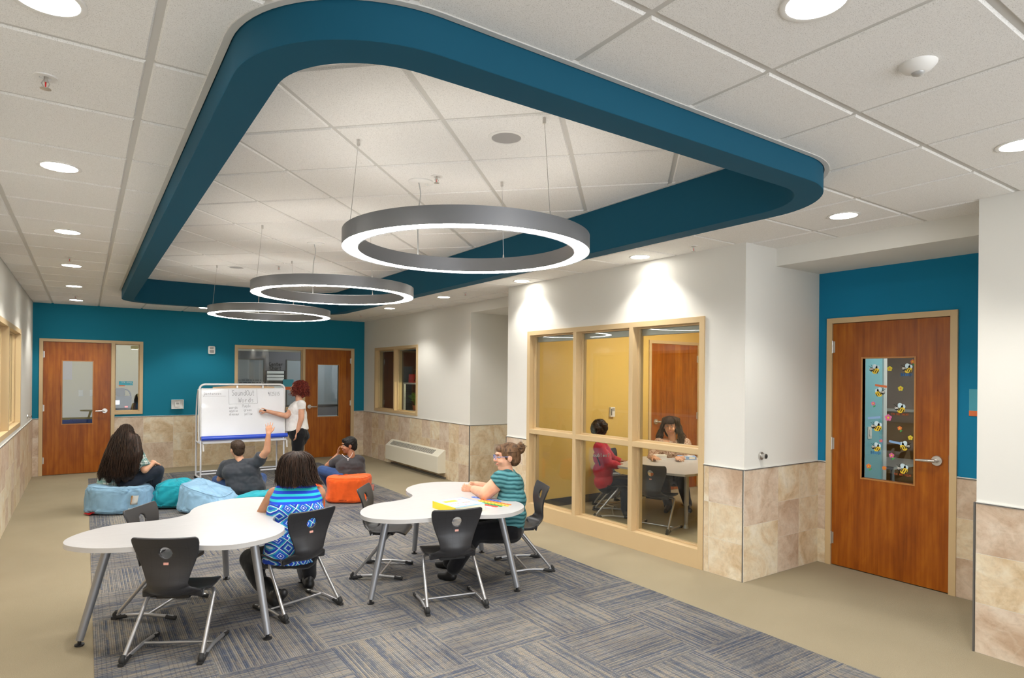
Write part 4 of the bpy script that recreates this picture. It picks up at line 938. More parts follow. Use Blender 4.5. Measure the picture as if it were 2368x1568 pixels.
# ------------------------------------------------------------------ things on the second table
TZ = .6445
t = thing('board_game_box', 'yellow and white boxed game with a colourful lid on the white wavy table', 'box', (2.30, 4.03, TZ), R(4)); 
bm = B(); bx(bm, -.13, .13, -.15, .15, 0, .048); obj('box_base', bm, MATS['box_cream'], t, None, bev=.002)
mat('box_yellow', (.80, .66, .03), .5); mat('lid_blue', (.25, .42, .72), .5); mat('lid_white', (.82, .84, .86), .5); mat('lid_pink', (.75, .2, .4), .5); mat('lid_lightblue', (.3, .6, .85), .5)
bm = B(); bx(bm, -.134, -.129, -.152, .152, -.0, .05); obj('yellow_side', bm, MATS['box_yellow'], t, None)
bm = B(); bx(bm, -.128, .13, -.15, .15, .048, .0495); obj('lid_border', bm, MATS['lid_blue'], t, None)
bm = B(); bx(bm, -.112, .112, -.125, .135, .0495, .0503); obj('lid_picture', bm, MATS['lid_white'], t, None)
bm = B(); bx(bm, -.095, .02, .03, .09, .0503, .0508); obj('lid_yellow_patch', bm, MATS['box_yellow'], t, None)
bm = B(); strokes(bm, 'word game', (-.09, -.04, .0505), (1, 0, 0), (0, 1, 0), .025, .004, gap=.15); obj('lid_lettering', bm, MATS['orange_sign'], t, None)
for k, m in enumerate(('lid_pink', 'lid_lightblue', 'lid_pink', 'lid_blue', 'lid_lightblue')): bm = B(); bx(bm, -.08 + k * .035, -.056 + k * .035, -.105, -.085, .0503, .0508); obj('lid_square', bm, MATS[m], t, None)
bm = B(); ball(bm, (.06, .08, .0505), (.018, .014, .0008), 12); obj('lid_figure', bm, MATS['lid_pink'], t, None)
STR = [((.07, .2, .75), 'blue', (2.62, 4.375), (2.712, 4.085), 'long blue word strip, the one nearest the girl with a bun'), ((.85, .22, .03), 'orange', (2.625, 4.24), (2.71, 3.94), 'orange word strip lying between the blue and yellow ones'),
       ((.85, .58, .02), 'yellow', (2.585, 4.215), (2.668, 3.912), 'yellow word strip between the orange and green ones'), ((.03, .33, .08), 'green', (2.565, 4.13), (2.620, 3.93), 'green word strip partly behind the game box'),
       ((.75, .06, .04), 'red', (2.535, 4.08), (2.583, 3.935), 'red word strip partly behind the game box'), ((.8, .8, .82), 'white', (2.50, 4.02), (2.532, 3.945), 'short white tile beside the red strip')]
for c, nm, a, b, l in STR:
    a = Vector((*a, TZ)); b = Vector((*b, TZ)); d_ = (b - a); L = d_.length; t = thing('word_strip', l, 'strip', a, math.atan2(d_.y, d_.x), 'coloured word strips')
    bm = B(); prism(bm, rrect(0, L, -.014, .014, .013, 5), 0, .003); obj('strip_body', bm, mat('strip_' + nm, c, .4), t, None)
    bm = B(); r_ = random.Random(nm)
    for k in range(int(L / .036)): bx(bm, .02 + k * .036, .032 + k * .036, -.005, .006, .003, .0034); bx(bm, .024 + k * .036, .028 + k * .036, -.007, .002, .003, .0035)
    obj('strip_marks', bm, MATS['ink'], t, None)
# ------------------------------------------------------------------ rooms seen through the glass
def room(name, x0, x1, y0, y1, m, z1=H + .0, floor=None, skip='', base=True):
    """inner faces of a neighbouring room; skip lists the sides already walled (w,e,s,n)"""
    t = .05
    for k, (a, b, c, d) in {'w': (x0 - t, x0, y0 - t, y1 + t), 'e': (x1, x1 + t, y0 - t, y1 + t), 's': (x0, x1, y0 - t, y0), 'n': (x0, x1, y1, y1 + t)}.items():
        if k in skip: continue
        bm = B(); bx(bm, a, b, c, d, 0, z1); tag(obj(f'wall_{name}_{dict(w="west", e="east", s="south", n="north")[k]}', bm, MATS[m], None, None), kind='structure')
        if base:
            bm = B(); e = .012; bx(bm, *((b, b + e) if k == 'w' else (a - e, a) if k == 'e' else (x0, x1)), *((d, d + e) if k == 's' else (c - e, c) if k == 'n' else (y0, y1)), 0, .1)
            tag(obj(f'baseboard_{name}_{k}', bm, MATS['baseboard'], None, None), kind='structure')
    bm = B(); bx(bm, x0, x1, y0, y1, z1, z1 + .03); tag(obj(f'ceiling_{name}', bm, MATS['paint_white'], None, None), kind='structure')
def room_light(x, y, z, sx, sy, p, label, col=(1, .95, .86)):  # glowing panel out of view, added to light a neighbouring room
    t = thing('ceiling_panel_light', label, 'ceiling light', (x, y, z), 0, 'panel lights of the neighbouring rooms')
    bm = B(); bx(bm, -sx / 2 - .02, sx / 2 + .02, -sy / 2 - .02, sy / 2 + .02, -.012, 0); obj('panel_frame', bm, MATS['white_plastic'], t, None)
    bm = B(); bx(bm, -sx / 2, sx / 2, -sy / 2, sy / 2, -.014, -.012); obj('panel_diffuser', bm, mat('panel_on_%g' % p, (1, 1, 1), emit=col, estr=p), t, None)
def plate(label, x, y, z, face, group='light switches'):
    """small wall plate; face = rotation"""
    t = thing('light_switch', label, 'switch', (x, y, z), R(face), group)
    bm = B(); bx(bm, -.036, .036, -.007, 0, -.058, .058); obj('switch_plate', bm, MATS['white_plastic'], t, None, bev=.002); bm = B(); bx(bm, -.016, .016, -.012, -.007, -.033, .033); obj('rocker', bm, MATS['white_plastic'], t, None, bev=.002); return t

# yellow study room behind the big window
bm = B(); bx(bm, 4.42, 8.5, 6.15, 6.2, 0, H); tag(obj('wall_study_north', bm, MATS['paint_yellow'], None, None), kind='structure')
room('study', 4.42, 8.5, 3.18, 6.15, 'paint_yellow', skip='wns')
for nm, a_ in (('wall_study_south', (4.42, 6.46, 3.13, 3.18)), ('wall_study_jog', (6.46, 6.52, 3.13, 4.36)), ('wall_study_south_jog', (6.52, 8.5, 4.30, 4.36))): bm = B(); bx(bm, *a_, 0, H); tag(obj(nm, bm, MATS['paint_yellow'], None, None), kind='structure')
bm = B(); bx(bm, 4.56, 6.75, 6.138, 6.15, 0, .1); tag(obj('baseboard_study_n', bm, MATS['baseboard'], None, None), kind='structure')
room_light(6.4, 4.7, H, 1.2, .6, 9, 'panel light on the study room ceiling')
SD = Wall(0, 6.15, 0); door(4, SD, (6.57, 7.66, 0, 2.17), (6.62, 7.61, 0, 2.122), (7.10, 7.12, 1.0, 1.02), False, 6.71, None, yleaf=-.012)
t = thing('wall_phone', 'small white wall control on the yellow study wall', 'wall control', (5.86, 6.15, 1.17), 0)
bm = B(); bx(bm, -.04, .04, -.03, 0, -.065, .065); obj('control_body', bm, MATS['white_plastic'], t, None, bev=.004); bm = B(); bx(bm, -.012, .03, -.033, -.03, .01, .05); obj('control_screen', bm, MATS['grille_grey'], t, None); bm = B(); bx(bm, -.034, -.018, -.034, -.03, -.045, .045); obj('handset_strip', bm, MATS['trim_dark'], t, None)
t = thing('study_table', 'angular grey-topped table with height-adjustable legs inside the yellow study room', 'table', (5.9, 5.0, 0))
poly = [(-.81, .22), (-.70, -.52), (-.64, -.61), (-.52, -.64), (.05, -.50), (.62, .10), (.64, .22), (.40, .60), (.10, .70), (-.70, .38)]; bm = B(); prism(bm, poly, .585, .61); obj('tabletop', bm, [MATS['laminate']], t, None, bev=.004)
for x, y in ((-.76, .02), (-.50, -.51), (.2, -.25), (.45, .3), (-.2, .5)):
    bm = B(); cyl(bm, (x, y, .25), (x, y, .585), .026, n=18); cyl(bm, (x, y, .03), (x, y, .26), .019, n=18); obj('leg', bm, MATS['chair_tube'], t, 60); bm = B(); lathe(bm, [(0, 0), (.028, 0), (.028, .01), (.02, .04), (0, .04)], 16, (x, y, 0)); obj('leg_foot', bm, MATS['grey_metal'], t, 40)
chair(5.17, 5.43, .75, -.66, 'black chair under the child in red behind the big window', 'black shell chairs in the study room')
chair(5.12, 4.67, .95, .32, 'empty dark chair with its back to the big window', 'black shell chairs in the study room')
chair(5.62, 5.80, .1, -1, 'empty black chair at the far side of the study table', 'black shell chairs in the study room')
t = thing('card_box', 'small white card box between the hands of the woman in the study room', 'box', (6.02, 5.43, .61), R(-30)); bm = B(); bx(bm, -.075, .075, -.04, .04, 0, .045); obj('card_box_body', bm, MATS['lid_white'], t, None, bev=.002); bm = B(); bx(bm, -.077, .077, -.042, .042, .034, .048); obj('card_box_lid', bm, MATS['paper'], t, None)
t = thing('blue_case', 'blue box with white labels on the study table', 'box', (6.28, 5.22, .61), R(-40)); bm = B(); bx(bm, -.11, .11, -.06, .06, 0, .04); obj('case_body', bm, MATS['lid_blue'], t, None, bev=.004); bm = B(); bx(bm, -.08, -.02, -.061, -.06, .008, .03); bx(bm, .02, .09, -.061, -.06, .008, .034); bx(bm, .01, .07, -.03, .03, .04, .041); obj('case_label', bm, MATS['paper'], t, None)

# classroom behind the first door (cream)
room('classroom', -.9, 2.05, 12.4, 14.6, 'paint_cream', skip='s'); room_light(.5, 13.4, H, 1.2, .6, 3.2, 'panel light of the cream classroom behind the first door')
bm = B(); bx(bm, .30, .36, 13.55, 14.6, 0, H); tag(obj('wall_classroom_nib', bm, MATS['paint_cream'], None, None), kind='structure')
t = thing('flip_chart_sheet', 'pale lilac sheet of paper taped inside the cream classroom', 'poster', (-.42, 14.59, 1.78)); bm = B(); bx(bm, -.22, .22, -.006, 0, -.28, .28); obj('sheet', bm, MATS['lilac'], t, None)
plate('light switch seen through the first door glass, the one closer to the hinges', -.06, 14.59, 1.24, 0); plate('light switch seen through the first door glass, the one closer to the lever', .12, 14.59, 1.24, 0)
mat('desk_blue', (.02, .08, .42), .4); mat('navy', (.01, .018, .06), .4)
t = thing('blue_desk', 'blue school desk seen low through the first door glass', 'desk', (-.45, 13.6, 0)); bm = B(); bx(bm, -.35, .28, -.25, .25, .70, .73); obj('desk_top', bm, MATS['white_plastic'], t, None); bm = B(); bx(bm, -.33, .26, -.24, .2, .1, .7); obj('desk_body', bm, MATS['desk_blue'], t, None)
for i, (x, y, rz) in enumerate(((-.42, 13.0, 20), (.08, 13.1, -30))):
    t = thing('blue_chair', ('blue chair with a dark frame, hinge side of the first door glass', 'blue chair with a dark frame, lever side of the first door glass')[i], 'chair', (x, y, 0), R(rz), 'blue chairs behind the first door'); bm = B(); bx(bm, -.2, .2, -.2, .2, .43, .45); obj('seat', bm, MATS['desk_blue'], t, None, bev=.006)
    bm = B(); bx(bm, -.2, .2, -.22, -.2, .62, .84); obj('backrest', bm, MATS['desk_blue'], t, None, bev=.006); 
    for sx in (-1, 1): bm = B(); tube(bm, fillet([(sx * .18, .18, 0), (sx * .18, .16, .44), (sx * .18, -.18, .44), (sx * .19, -.21, .84)], .04), .012, 8); tube(bm, [(sx * .18, -.2, 0), (sx * .18, -.12, .44)], .012, 8); obj('leg', bm, MATS['navy'], t, 60)
t = thing('printer', 'dark printer and radio set on a shelf behind the narrow window by the first door', 'printer', (.56, 12.85, .97)); bm = B(); bx(bm, -.2, .12, -.12, .2, 0, .26); obj('printer_body', bm, MATS['navy'], t, None, bev=.01); bm = B(); bx(bm, -.2, .02, -.1, .12, .27, .40); obj('radio', bm, MATS['black_plastic'], t, None, bev=.01)
bm = B(); bx(bm, -.19, -.06, -.126, -.12, .12, .19); obj('lit_screen', bm, mat('screen', (.5, .6, .7), emit=(.6, .8, 1), estr=1.2), t, None); bm = B(); bx(bm, .02, .06, -.126, -.12, .07, .085); obj('red_indicator', bm, mat('red_led', (.8, .05, .05), emit=(1, .05, .05), estr=2), t, None)
bm = B(); tube(bm, [(.02 + .09 * math.cos(a), .0, .26 + .12 * math.sin(a)) for a in [R(q) for q in range(0, 181, 15)]], .012, 8); obj('cable_loop', bm, MATS['black_plastic'], t, 60)
t = thing('storage_counter', 'counter under the narrow window by the first door', 'counter', (.62, 12.85, 0)); bm = B(); bx(bm, -.24, .3, -.2, .3, 0, .94); obj('counter_body', bm, MATS['black_plastic'], t, None); bm = B(); bx(bm, -.25, .31, -.21, .31, .94, .968); obj('counter_top', bm, MATS['grey_metal'], t, None)
t = thing('dark_bag', 'dark upright bag at the end of the counter shelf', 'bag', (.76, 12.9, .968)); bm = B(); prism(bm, [(-.06, 0), (.05, 0), (.03, .2), (.0, .3), (-.03, .2)], -.05, .05, Matrix.Rotation(R(90), 4, 'X')); obj('bag_body', bm, MATS['black_plastic'], t, None, bev=.01)

# grey classroom behind the second door and the wide window
mat('paint_grey', (.16, .155, .17), .85); mat('gloss_grey', (.30, .33, .35), .4)
room('grey_classroom', 2.1, 6.6, 12.4, 14.4, 'paint_grey', skip='s'); room_light(4.4, 13.3, H, 1.2, .6, 5, 'panel light of the grey classroom behind the whiteboard', (.9, .95, 1))
def flat(name, label, cat, x0, x1, z0, z1, y, m, fr=None):
    t = thing(name, label, cat, ((x0 + x1) / 2, y, (z0 + z1) / 2)); w, h = (x1 - x0) / 2, (z1 - z0) / 2
    bm = B(); bx(bm, -w, w, -.012, 0, -h, h); obj('surface', bm, MATS[m], t, None)
    if fr:
        bm = B()
        for a in ((-w - .02, -w, -h - .02, h + .02), (w, w + .02, -h - .02, h + .02), (-w, w, h, h + .02), (-w, w, -h - .02, -h)): bx(bm, a[0], a[1], -.018, 0, a[2], a[3])
        obj('board_frame', bm, MATS[fr], t, None)
    return t
flat('marker_board', 'grey marker board in the room behind the wide window, above the teacher', 'board', 3.75, 5.0, .95, 1.95, 14.39, 'gloss_grey', 'trim_dark')
t = flat('text_chart', 'marker board covered with rows of writing behind the whiteboard easel', 'board', 2.55, 3.24, .95, 1.95, 14.39, 'gloss_grey', 'trim_dark')
bm = B(); rr = random.Random(3)
for k in range(9):
    x = -.32
    while x < .28:
        w = rr.uniform(.03, .09); bx(bm, x, min(.3, x + w), -.014, -.0125, .05 - k * .055, .062 - k * .055); x += w + .02
obj('writing_rows', bm, MATS['ink'], t, None)
t = flat('pocket_chart', 'black pocket chart with pale cards hung between the two grey boards', 'chart', 3.28, 3.70, .9, 1.72, 14.36, 'black_plastic')
for k, z in enumerate((.37, .29, .22, .04, -.06)): bm = B(); bx(bm, -.18, .18, -.02, -.013, z - .028, z + .028); obj('chart_card', bm, MATS['white_plastic'], t, None)
bm = B(); strokes(bm, 'Center', (-.14, -.014, .52), (1, 0, 0), (0, 0, 1), .07, .012, gap=.1); strokes(bm, 'Chart', (-.12, -.014, .43), (1, 0, 0), (0, 0, 1), .07, .012, gap=.1); obj('chart_title', bm, MATS['black_ink'], t, None)
flat('white_banner', 'pale slanted pennant pinned in the far room behind the easel', 'pennant', 2.60, 2.70, 1.58, 1.86, 14.36, 'lilac')
flat('wall_panel_board', 'bluish board seen through the glass of the second door', 'board', 5.06, 5.7, 1.06, 2.2, 14.39, 'gloss_blue', 'white_metal')
t = thing('office_desk', 'grey desk with dark chairs seen through the second door glass', 'desk', (4.5, 13.5, 0)); bm = B(); bx(bm, -.6, .35, -.3, .3, .70, .73); obj('desk_top', bm, MATS['gloss_grey'], t, None); bm = B(); bx(bm, -.55, .1, -.28, .28, .05, .7); obj('desk_body', bm, MATS['paint_grey'], t, None)
t = thing('office_chair', 'dark office chair seen through the second door glass', 'chair', (4.95, 13.35, 0)); bm = B(); bx(bm, -.25, .25, -.25, .25, .44, .52); obj('seat', bm, MATS['navy'], t, None, bev=.03); bm = B(); bx(bm, -.25, .25, .18, .26, .55, .98); obj('backrest', bm, MATS['navy'], t, None, bev=.03); bm = B(); cyl(bm, (0, 0, .03), (0, 0, .44), .03); obj('pedestal', bm, MATS['grey_metal'], t, 60)

# store room behind the small window
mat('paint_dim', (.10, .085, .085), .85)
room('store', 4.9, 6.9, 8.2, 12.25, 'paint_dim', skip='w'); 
def plant(label, x, y, z, n, hgt, seed):
    t = thing('potted_plant', label, 'plant', (x, y, z), 0, 'plants on the cart'); bm = B(); lathe(bm, [(0, 0), (.05, 0), (.065, .1), (.058, .1), (.05, .08), (0, .08)], 16); obj('pot', bm, mat('terracotta', (.35, .12, .06), .8), t, 40)
    r = random.Random(seed); bm = B(); bs = B()
    for k in range(n):
        a = r.uniform(0, 6.28); h = hgt * r.uniform(.4, 1); rad = r.uniform(.03, .13); p = Vector((rad * math.cos(a), rad * math.sin(a), .08 + h)); tube(bs, [(0, 0, .07), (p.x * .4, p.y * .4, .07 + h * .6), p], .003, 5)
        M = Matrix.Translation(p) @ Matrix.Rotation(a, 4, 'Z') @ Matrix.Rotation(r.uniform(-1, .4), 4, 'Y') @ Matrix.Diagonal((.055, .035, .006, 1)); bmesh.ops.create_uvsphere(bm, u_segments=8, v_segments=5, radius=1, matrix=M)
    obj('leaves', bm, mat('leaf', (.08, .22, .03), .6, var=(9, .5)), t, 60); obj('stem', bs, mat('leaf', (.08, .22, .03)), t, 60)
t = thing('plant_cart', 'white metal grow-light cart behind the small window', 'cart', (5.35, 10.4, 0)); 
bm = B()
for x in (-.22, .22):
    for y in (-.75, .75): bx(bm, x - .018, x + .018, y - .018, y + .018, 0, 1.47)
for z in (.93, 1.47): bx(bm, -.24, .24, -.77, .77, z, z + .03)
obj('cart_frame', bm, MATS['white_metal'], t, None); bm = B(); bx(bm, -.03, .03, -.7, .1, 1.42, 1.45); obj('grow_light', bm, mat('grow_on', (1, 1, 1), emit=(1, .85, .5), estr=16), t, None)
for k in range(5): plant(['leafy potted plant at the far end of the cart', 'potted plant second from the far end of the cart', 'tall potted plant in the middle of the cart', 'bushy potted plant toward the near end of the cart', 'yellow-green potted plant at the near end of the cart'][k], 5.30 + .05 * (k % 2), 11.0 - k * .3, .96, 20, (.25, .12, .36, .2, .14)[k], k)
t = thing('watering_can', 'red watering can on top of the plant cart', 'watering can', (5.2, 10.95, 1.50)); bm = B(); lathe(bm, [(0, 0), (.075, 0), (.07, .16), (.062, .16), (.066, .01), (0, .01)], 24); obj('can_body', bm, MATS['red'], t, 40); bm = B(); tube(bm, smooth_path([(.0, -.05, .14), (.0, -.06, .24), (0, -.13, .23), (0, -.14, .1), (0, -.07, .03)], 5), .009, 8); obj('handle', bm, MATS['black_plastic'], t, 60)

# blue room behind the doorway door, with a darker alcove past the white post
room('blue_room', 5.62, 8.9, -.6, 3.0, 'paint_lightblue', skip='wn'); room_light(6.6, 1.9, H, .6, .6, 9, 'panel light of the blue room behind the door with bees', (.95, .97, 1))
for nm, a_, m_ in (('wall_blue_room_north', (5.57, 6.52, 3.0, 3.05), 'paint_lightblue'), ('wall_alcove_west', (6.52, 6.58, 3.06, 4.3), 'paint_grey'), ('wall_alcove_north', (6.58, 8.6, 4.25, 4.3), 'paint_grey'), ('wall_alcove_east', (8.5, 8.6, 2.95, 4.25), 'paint_grey')):
    bm = B(); bx(bm, *a_, 0, H); tag(obj(nm, bm, MATS[m_], None, None), kind='structure')
bm = B(); bx(bm, 6.52, 6.585, 2.985, 3.06, 0, H); tag(obj('trim_alcove_post', bm, MATS['white_metal'], None, None), kind='structure')
t = thing('roller_blind', 'lowered brown roller blind in the dark alcove behind the door with bees', 'blind', (8.5, 3.6, 0)); bm = B(); bx(bm, -.03, -.01, -.62, .62, 1.27, 2.5); obj('blind_cloth', bm, mat('blind_brown', (.30, .20, .16), .8), t, None); bm = B(); bx(bm, -.04, -.01, -.62, .62, 1.235, 1.27); obj('bottom_bar', bm, MATS['paper'], t, None)
t = thing('amber_panel', 'amber brown cabinet front under the brown roller blind', 'cabinet', (8.5, 3.6, 0)); bm = B(); bx(bm, -.02, -.001, -.62, .62, .3, 1.22); obj('cabinet_front', bm, mat('amber_dark', (.22, .10, .02), .4), t, None)
plate('white light switch on the pale blue wall behind the bee stickers', 6.27, 3.0, 1.12, 0)
t = thing('brown_table', 'pale-topped table in the dark alcove behind the door with bees', 'table', (7.35, 3.35, 0)); bm = B(); bx(bm, -.42, .42, -.28, .28, .70, .73); obj('tabletop', bm, MATS['laminate'], t, None)
for x in (-.38, .38):
    for y in (-.25, .25): bm = B(); cyl(bm, (x, y, 0), (x, y, .7), .02); obj('leg', bm, MATS['chair_tube'], t, 60)
chair(7.75, 3.75, -.5, -.8, 'dark chair behind the lower part of the door glass with bees', 'chair in the blue room')

# room behind the long window on the tan-aisle wall
mat('paint_sand', (.66, .58, .36), .85); room('side_room', -3.6, -.80, 4.5, 11.5, 'paint_sand', skip='e'); room_light(-2.2, 8.2, H, 1.2, .6, 18, 'panel light of the sand-coloured side room')
# ------------------------------------------------------------------ stickers on the doorway glass
mat('bee_yellow', (.85, .60, .03), .5); mat('bee_wing', (.62, .80, .90), .4); mat('flower_yellow', (.80, .68, .04), .5); mat('flower_pink', (.80, .16, .38), .5); mat('flower_orange', (.85, .22, .05), .5); mat('leaf_green', (.05, .35, .08), .5); mat('word_blue', (.05, .28, .70), .5)
YS = .0; GY = .0175                                              # glass front face in door_3's frame
def disc(bm, c, rx, ry, rot=0, y=0, n=20, th=.0006):
    poly = [(rx * math.cos(2 * math.pi * k / n), ry * math.sin(2 * math.pi * k / n)) for k in range(n)]; M = Matrix.Translation((c[0], y, c[1])) @ Matrix.Rotation(R(-rot), 4, 'Y') @ Matrix.Rotation(R(90), 4, 'X'); prism(bm, poly, 0, th, M)
DO = bpy.data.objects['door_3']
def stick(name, u, z, layers):
    e = bpy.data.objects.new(name, None); COL.objects.link(e); e.parent = DO; e.location = (u, GY, z); return e
def bee(px, py, s=1., face=-1, tilt=0, word=None, wcol='word_blue', banner=None, below=True):
    u, z = px, py; e = stick('bee_sticker', u, z, None); e.scale = (s * face * -1 if face > 0 else s, 1, s); f = -1
    bm = B(); disc(bm, (.010, .026), .017, .022, 25); disc(bm, (.028, .020), .014, .018, -20); obj('wings', bm, MATS['bee_wing'], e, None)
    bm = B(); disc(bm, (.016, -.004), .026, .018, 25, -.0006); obj('bee_body', bm, MATS['bee_yellow'], e, None)
    bm = B()
    for k in (-.004, .010, .024): M = Matrix.Translation((.008 + k * .9, -.0012, -.0 - k * .42)) @ Matrix.Rotation(R(25), 4, 'Y'); v = bmesh.ops.create_cube(bm, size=1, matrix=M @ Matrix.Diagonal((.0055, .0008, .026, 1)))
    disc(bm, (-.014, .008), .015, .015, 0, -.0008); tube(bm, [(-.018, -.001, .022), (-.028, -.001, .034), (-.034, -.001, .034)], .0014, 5); tube(bm, [(-.010, -.001, .022), (-.012, -.001, .038), (-.018, -.001, .041)], .0014, 5); obj('bee_stripes', bm, MATS['black_ink'], e, None)
    bm = B(); disc(bm, (-.020, .011), .007, .008, 0, -.0016); disc(bm, (-.009, .012), .006, .007, 0, -.0016); obj('bee_eyes', bm, MATS['paper'], e, None)
    bm = B(); disc(bm, (-.021, .011), .003, .0035, 0, -.0021); disc(bm, (-.010, .012), .003, .0035, 0, -.0021); obj('pupils', bm, MATS['black_ink'], e, None)
    if banner: bm = B(); M = Matrix.Translation((banner[0], -.0005, banner[1])) @ Matrix.Rotation(R(-8), 4, 'Y'); bmesh.ops.create_cube(bm, size=1, matrix=M @ Matrix.Diagonal((.085, .0008, .016, 1))); obj('banner', bm, MATS[banner[2]], e, None)
    if word:
        bm = B(); hh = .020 if len(word) < 8 else .0125; w_ = .70 * len(word) * hh; strokes(bm, word, (-w_ / 2 + .008, -.001, -.026 - hh), (1, 0, 0), (0, 0, 1), hh, hh * .17, .0008, gap=.2, width=.5); o = obj('sticker_word', bm, MATS[wcol], e, None)
        if face > 0: o.scale.x = -1; 
def flower(u, z, m, s=1., leaf=False):
    e = stick('flower_sticker', u, z, None); e.scale = (s, 1, s); bm = B()
    for k in range(5): a = R(72 * k + 18); disc(bm, (.010 * math.cos(a), .010 * math.sin(a)), .0075, .0075, 0)
    obj('petals', bm, MATS[m], e, None); bm = B(); disc(bm, (0, 0), .0055, .0055, 0, -.0008); obj('flower_centre', bm, MATS['bee_yellow' if m != 'flower_yellow' else 'flower_orange'], e, None)
    if leaf: bm = B(); disc(bm, (.010, -.022), .012, .005, 40); tube(bm, [(.002, 0, -.008), (.006, 0, -.03)], .0015, 5); obj('flower_leaf', bm, MATS['leaf_green'], e, None)
def gp(x, y):
    """sticker position on the glass from its place in a picture of the pane (0..1 across, 0..1 down)"""
    return .385 + .4 * x, 1.812 - 1.01 * y
for (x, y, s, fc, w, wc, bn) in [(.20, .10, 1.15, -1, None, 'word_blue', None), (.83, .095, 1.1, -1, 'BRAVO!', 'word_blue', None), (.35, .29, 1.1, 1, None, 'word_blue', (.0, .058, 'orange_sign')), (.70, .415, 1.15, -1, 'YOU ARE GREAT', 'orange_sign', None),
                                  (.25, .575, 1.2, -1, None, 'word_blue', (-.01, .07, 'lid_blue')), (.84, .715, 1.1, 1, None, 'word_blue', (.075, .03, 'lid_blue')), (.25, .745, 1.05, -1, 'BRAVO!', 'word_blue', None), (.76, .90, 1.15, -1, 'YOU ARE GREAT', 'orange_sign', None)]: bee(*gp(x, y), s, fc, 0, w, wc, bn)
for (x, y, m, s, lf) in [(.52, .085, 'flower_yellow', 1.2, False), (.95, .03, 'flower_orange', 1., True), (.73, .245, 'flower_yellow', 1.2, False), (.20, .375, 'flower_pink', 1., True), (.50, .485, 'flower_pink', 1.6, False), (.72, .565, 'flower_orange', 1., True), (.92, .635, 'flower_yellow', 1.1, False), (.36, .68, 'flower_pink', .8, False),
                          (.57, .79, 'flower_pink', 1.2, True), (.12, .90, 'flower_orange', 1.2, True), (.43, .90, 'flower_orange', 1., False)]: flower(*gp(x, y), m, s, lf)
# ------------------------------------------------------------------ people
RV = Vector((.824, -.566, 0)); FV = Vector((.566, .824, 0)); UP = Vector((0, 0, 1))
def basis(f, up=(0, 0, 1)):
    f = Vector(f).normalized(); x = f.cross(Vector(up)).normalized(); u = x.cross(f).normalized(); return Matrix((x, f, u)).transposed()
def head(c, f, s=1., up=(0, 0, 1)):
    """skull, jaw, nose, ears... in the head's own frame (x right, y forward, z up)"""
    Mx = basis(f, up); c = Vector(c); P = lambda *p: c + Mx @ (Vector(p) * s)
    E = lambda p, r: ('e', P(*p), tuple(q * s for q in r), Mx); L = []
    L += [E((0, -.012, .025), (.073, .090, .088)), E((0, .022, -.03), (.058, .062, .070)), E((0, .03, -.075), (.040, .045, .032)), E((0, .062, -.088), (.020, .018, .017))]
    L += [('c', P(0, .080, .014), .009 * s, P(0, .102, -.022), .0125 * s), E((-.012, .088, -.026), (.009, .01, .008)), E((.012, .088, -.026), (.009, .01, .008)), E((0, .078, .03), (.045, .016, .012))]
    L += [E((-.035, .062, -.03), (.022, .02, .022)), E((.035, .062, -.03), (.022, .02, .022)), E((-.074, -.008, -.008), (.010, .020, .031)), E((.074, -.008, -.008), (.010, .020, .031)), E((0, .080, -.052), (.022, .010, .0075)), E((0, .079, -.062), (.018, .010, .0075))]
    return L, P, Mx
def face_bits(o, P, Mx, s=1., smile=False, brow='hair_darkbrown'):
    org = Vector(o.location)
    for sx in (-1, 1):
        bm = B(); ball(bm, P(sx * .030, .0715, .004) - org, (.0125 * s, .0095 * s, .0075 * s), 12, Mx); obj('eye', bm, MATS['eye_white'], o, 180)
        bm = B(); ball(bm, P(sx * .030, .0775, .004) - org, .0048 * s, 10); obj('iris', bm, MATS['iris'], o, 180)
        bm = B(); tube(bm, [P(sx * .014, .089, .020) - org, P(sx * .030, .088, .026) - org, P(sx * .047, .076, .020) - org], [.002 * s, .003 * s, .0012 * s], 6); obj('eyebrow', bm, MATS[brow], o, 180)
    k = .008 if smile else .001
    bm = B(); tube(bm, smooth_path([P(-.026, .080, -.054 + k) - org, P(-.012, .090, -.055) - org, P(0, .0925, -.055) - org, P(.012, .090, -.055) - org, P(.026, .080, -.054 + k) - org], 3), [.0012 * s] + [.0035 * s] * 11 + [.0012 * s], 6); obj('mouth', bm, MATS['lips'], o, 180)
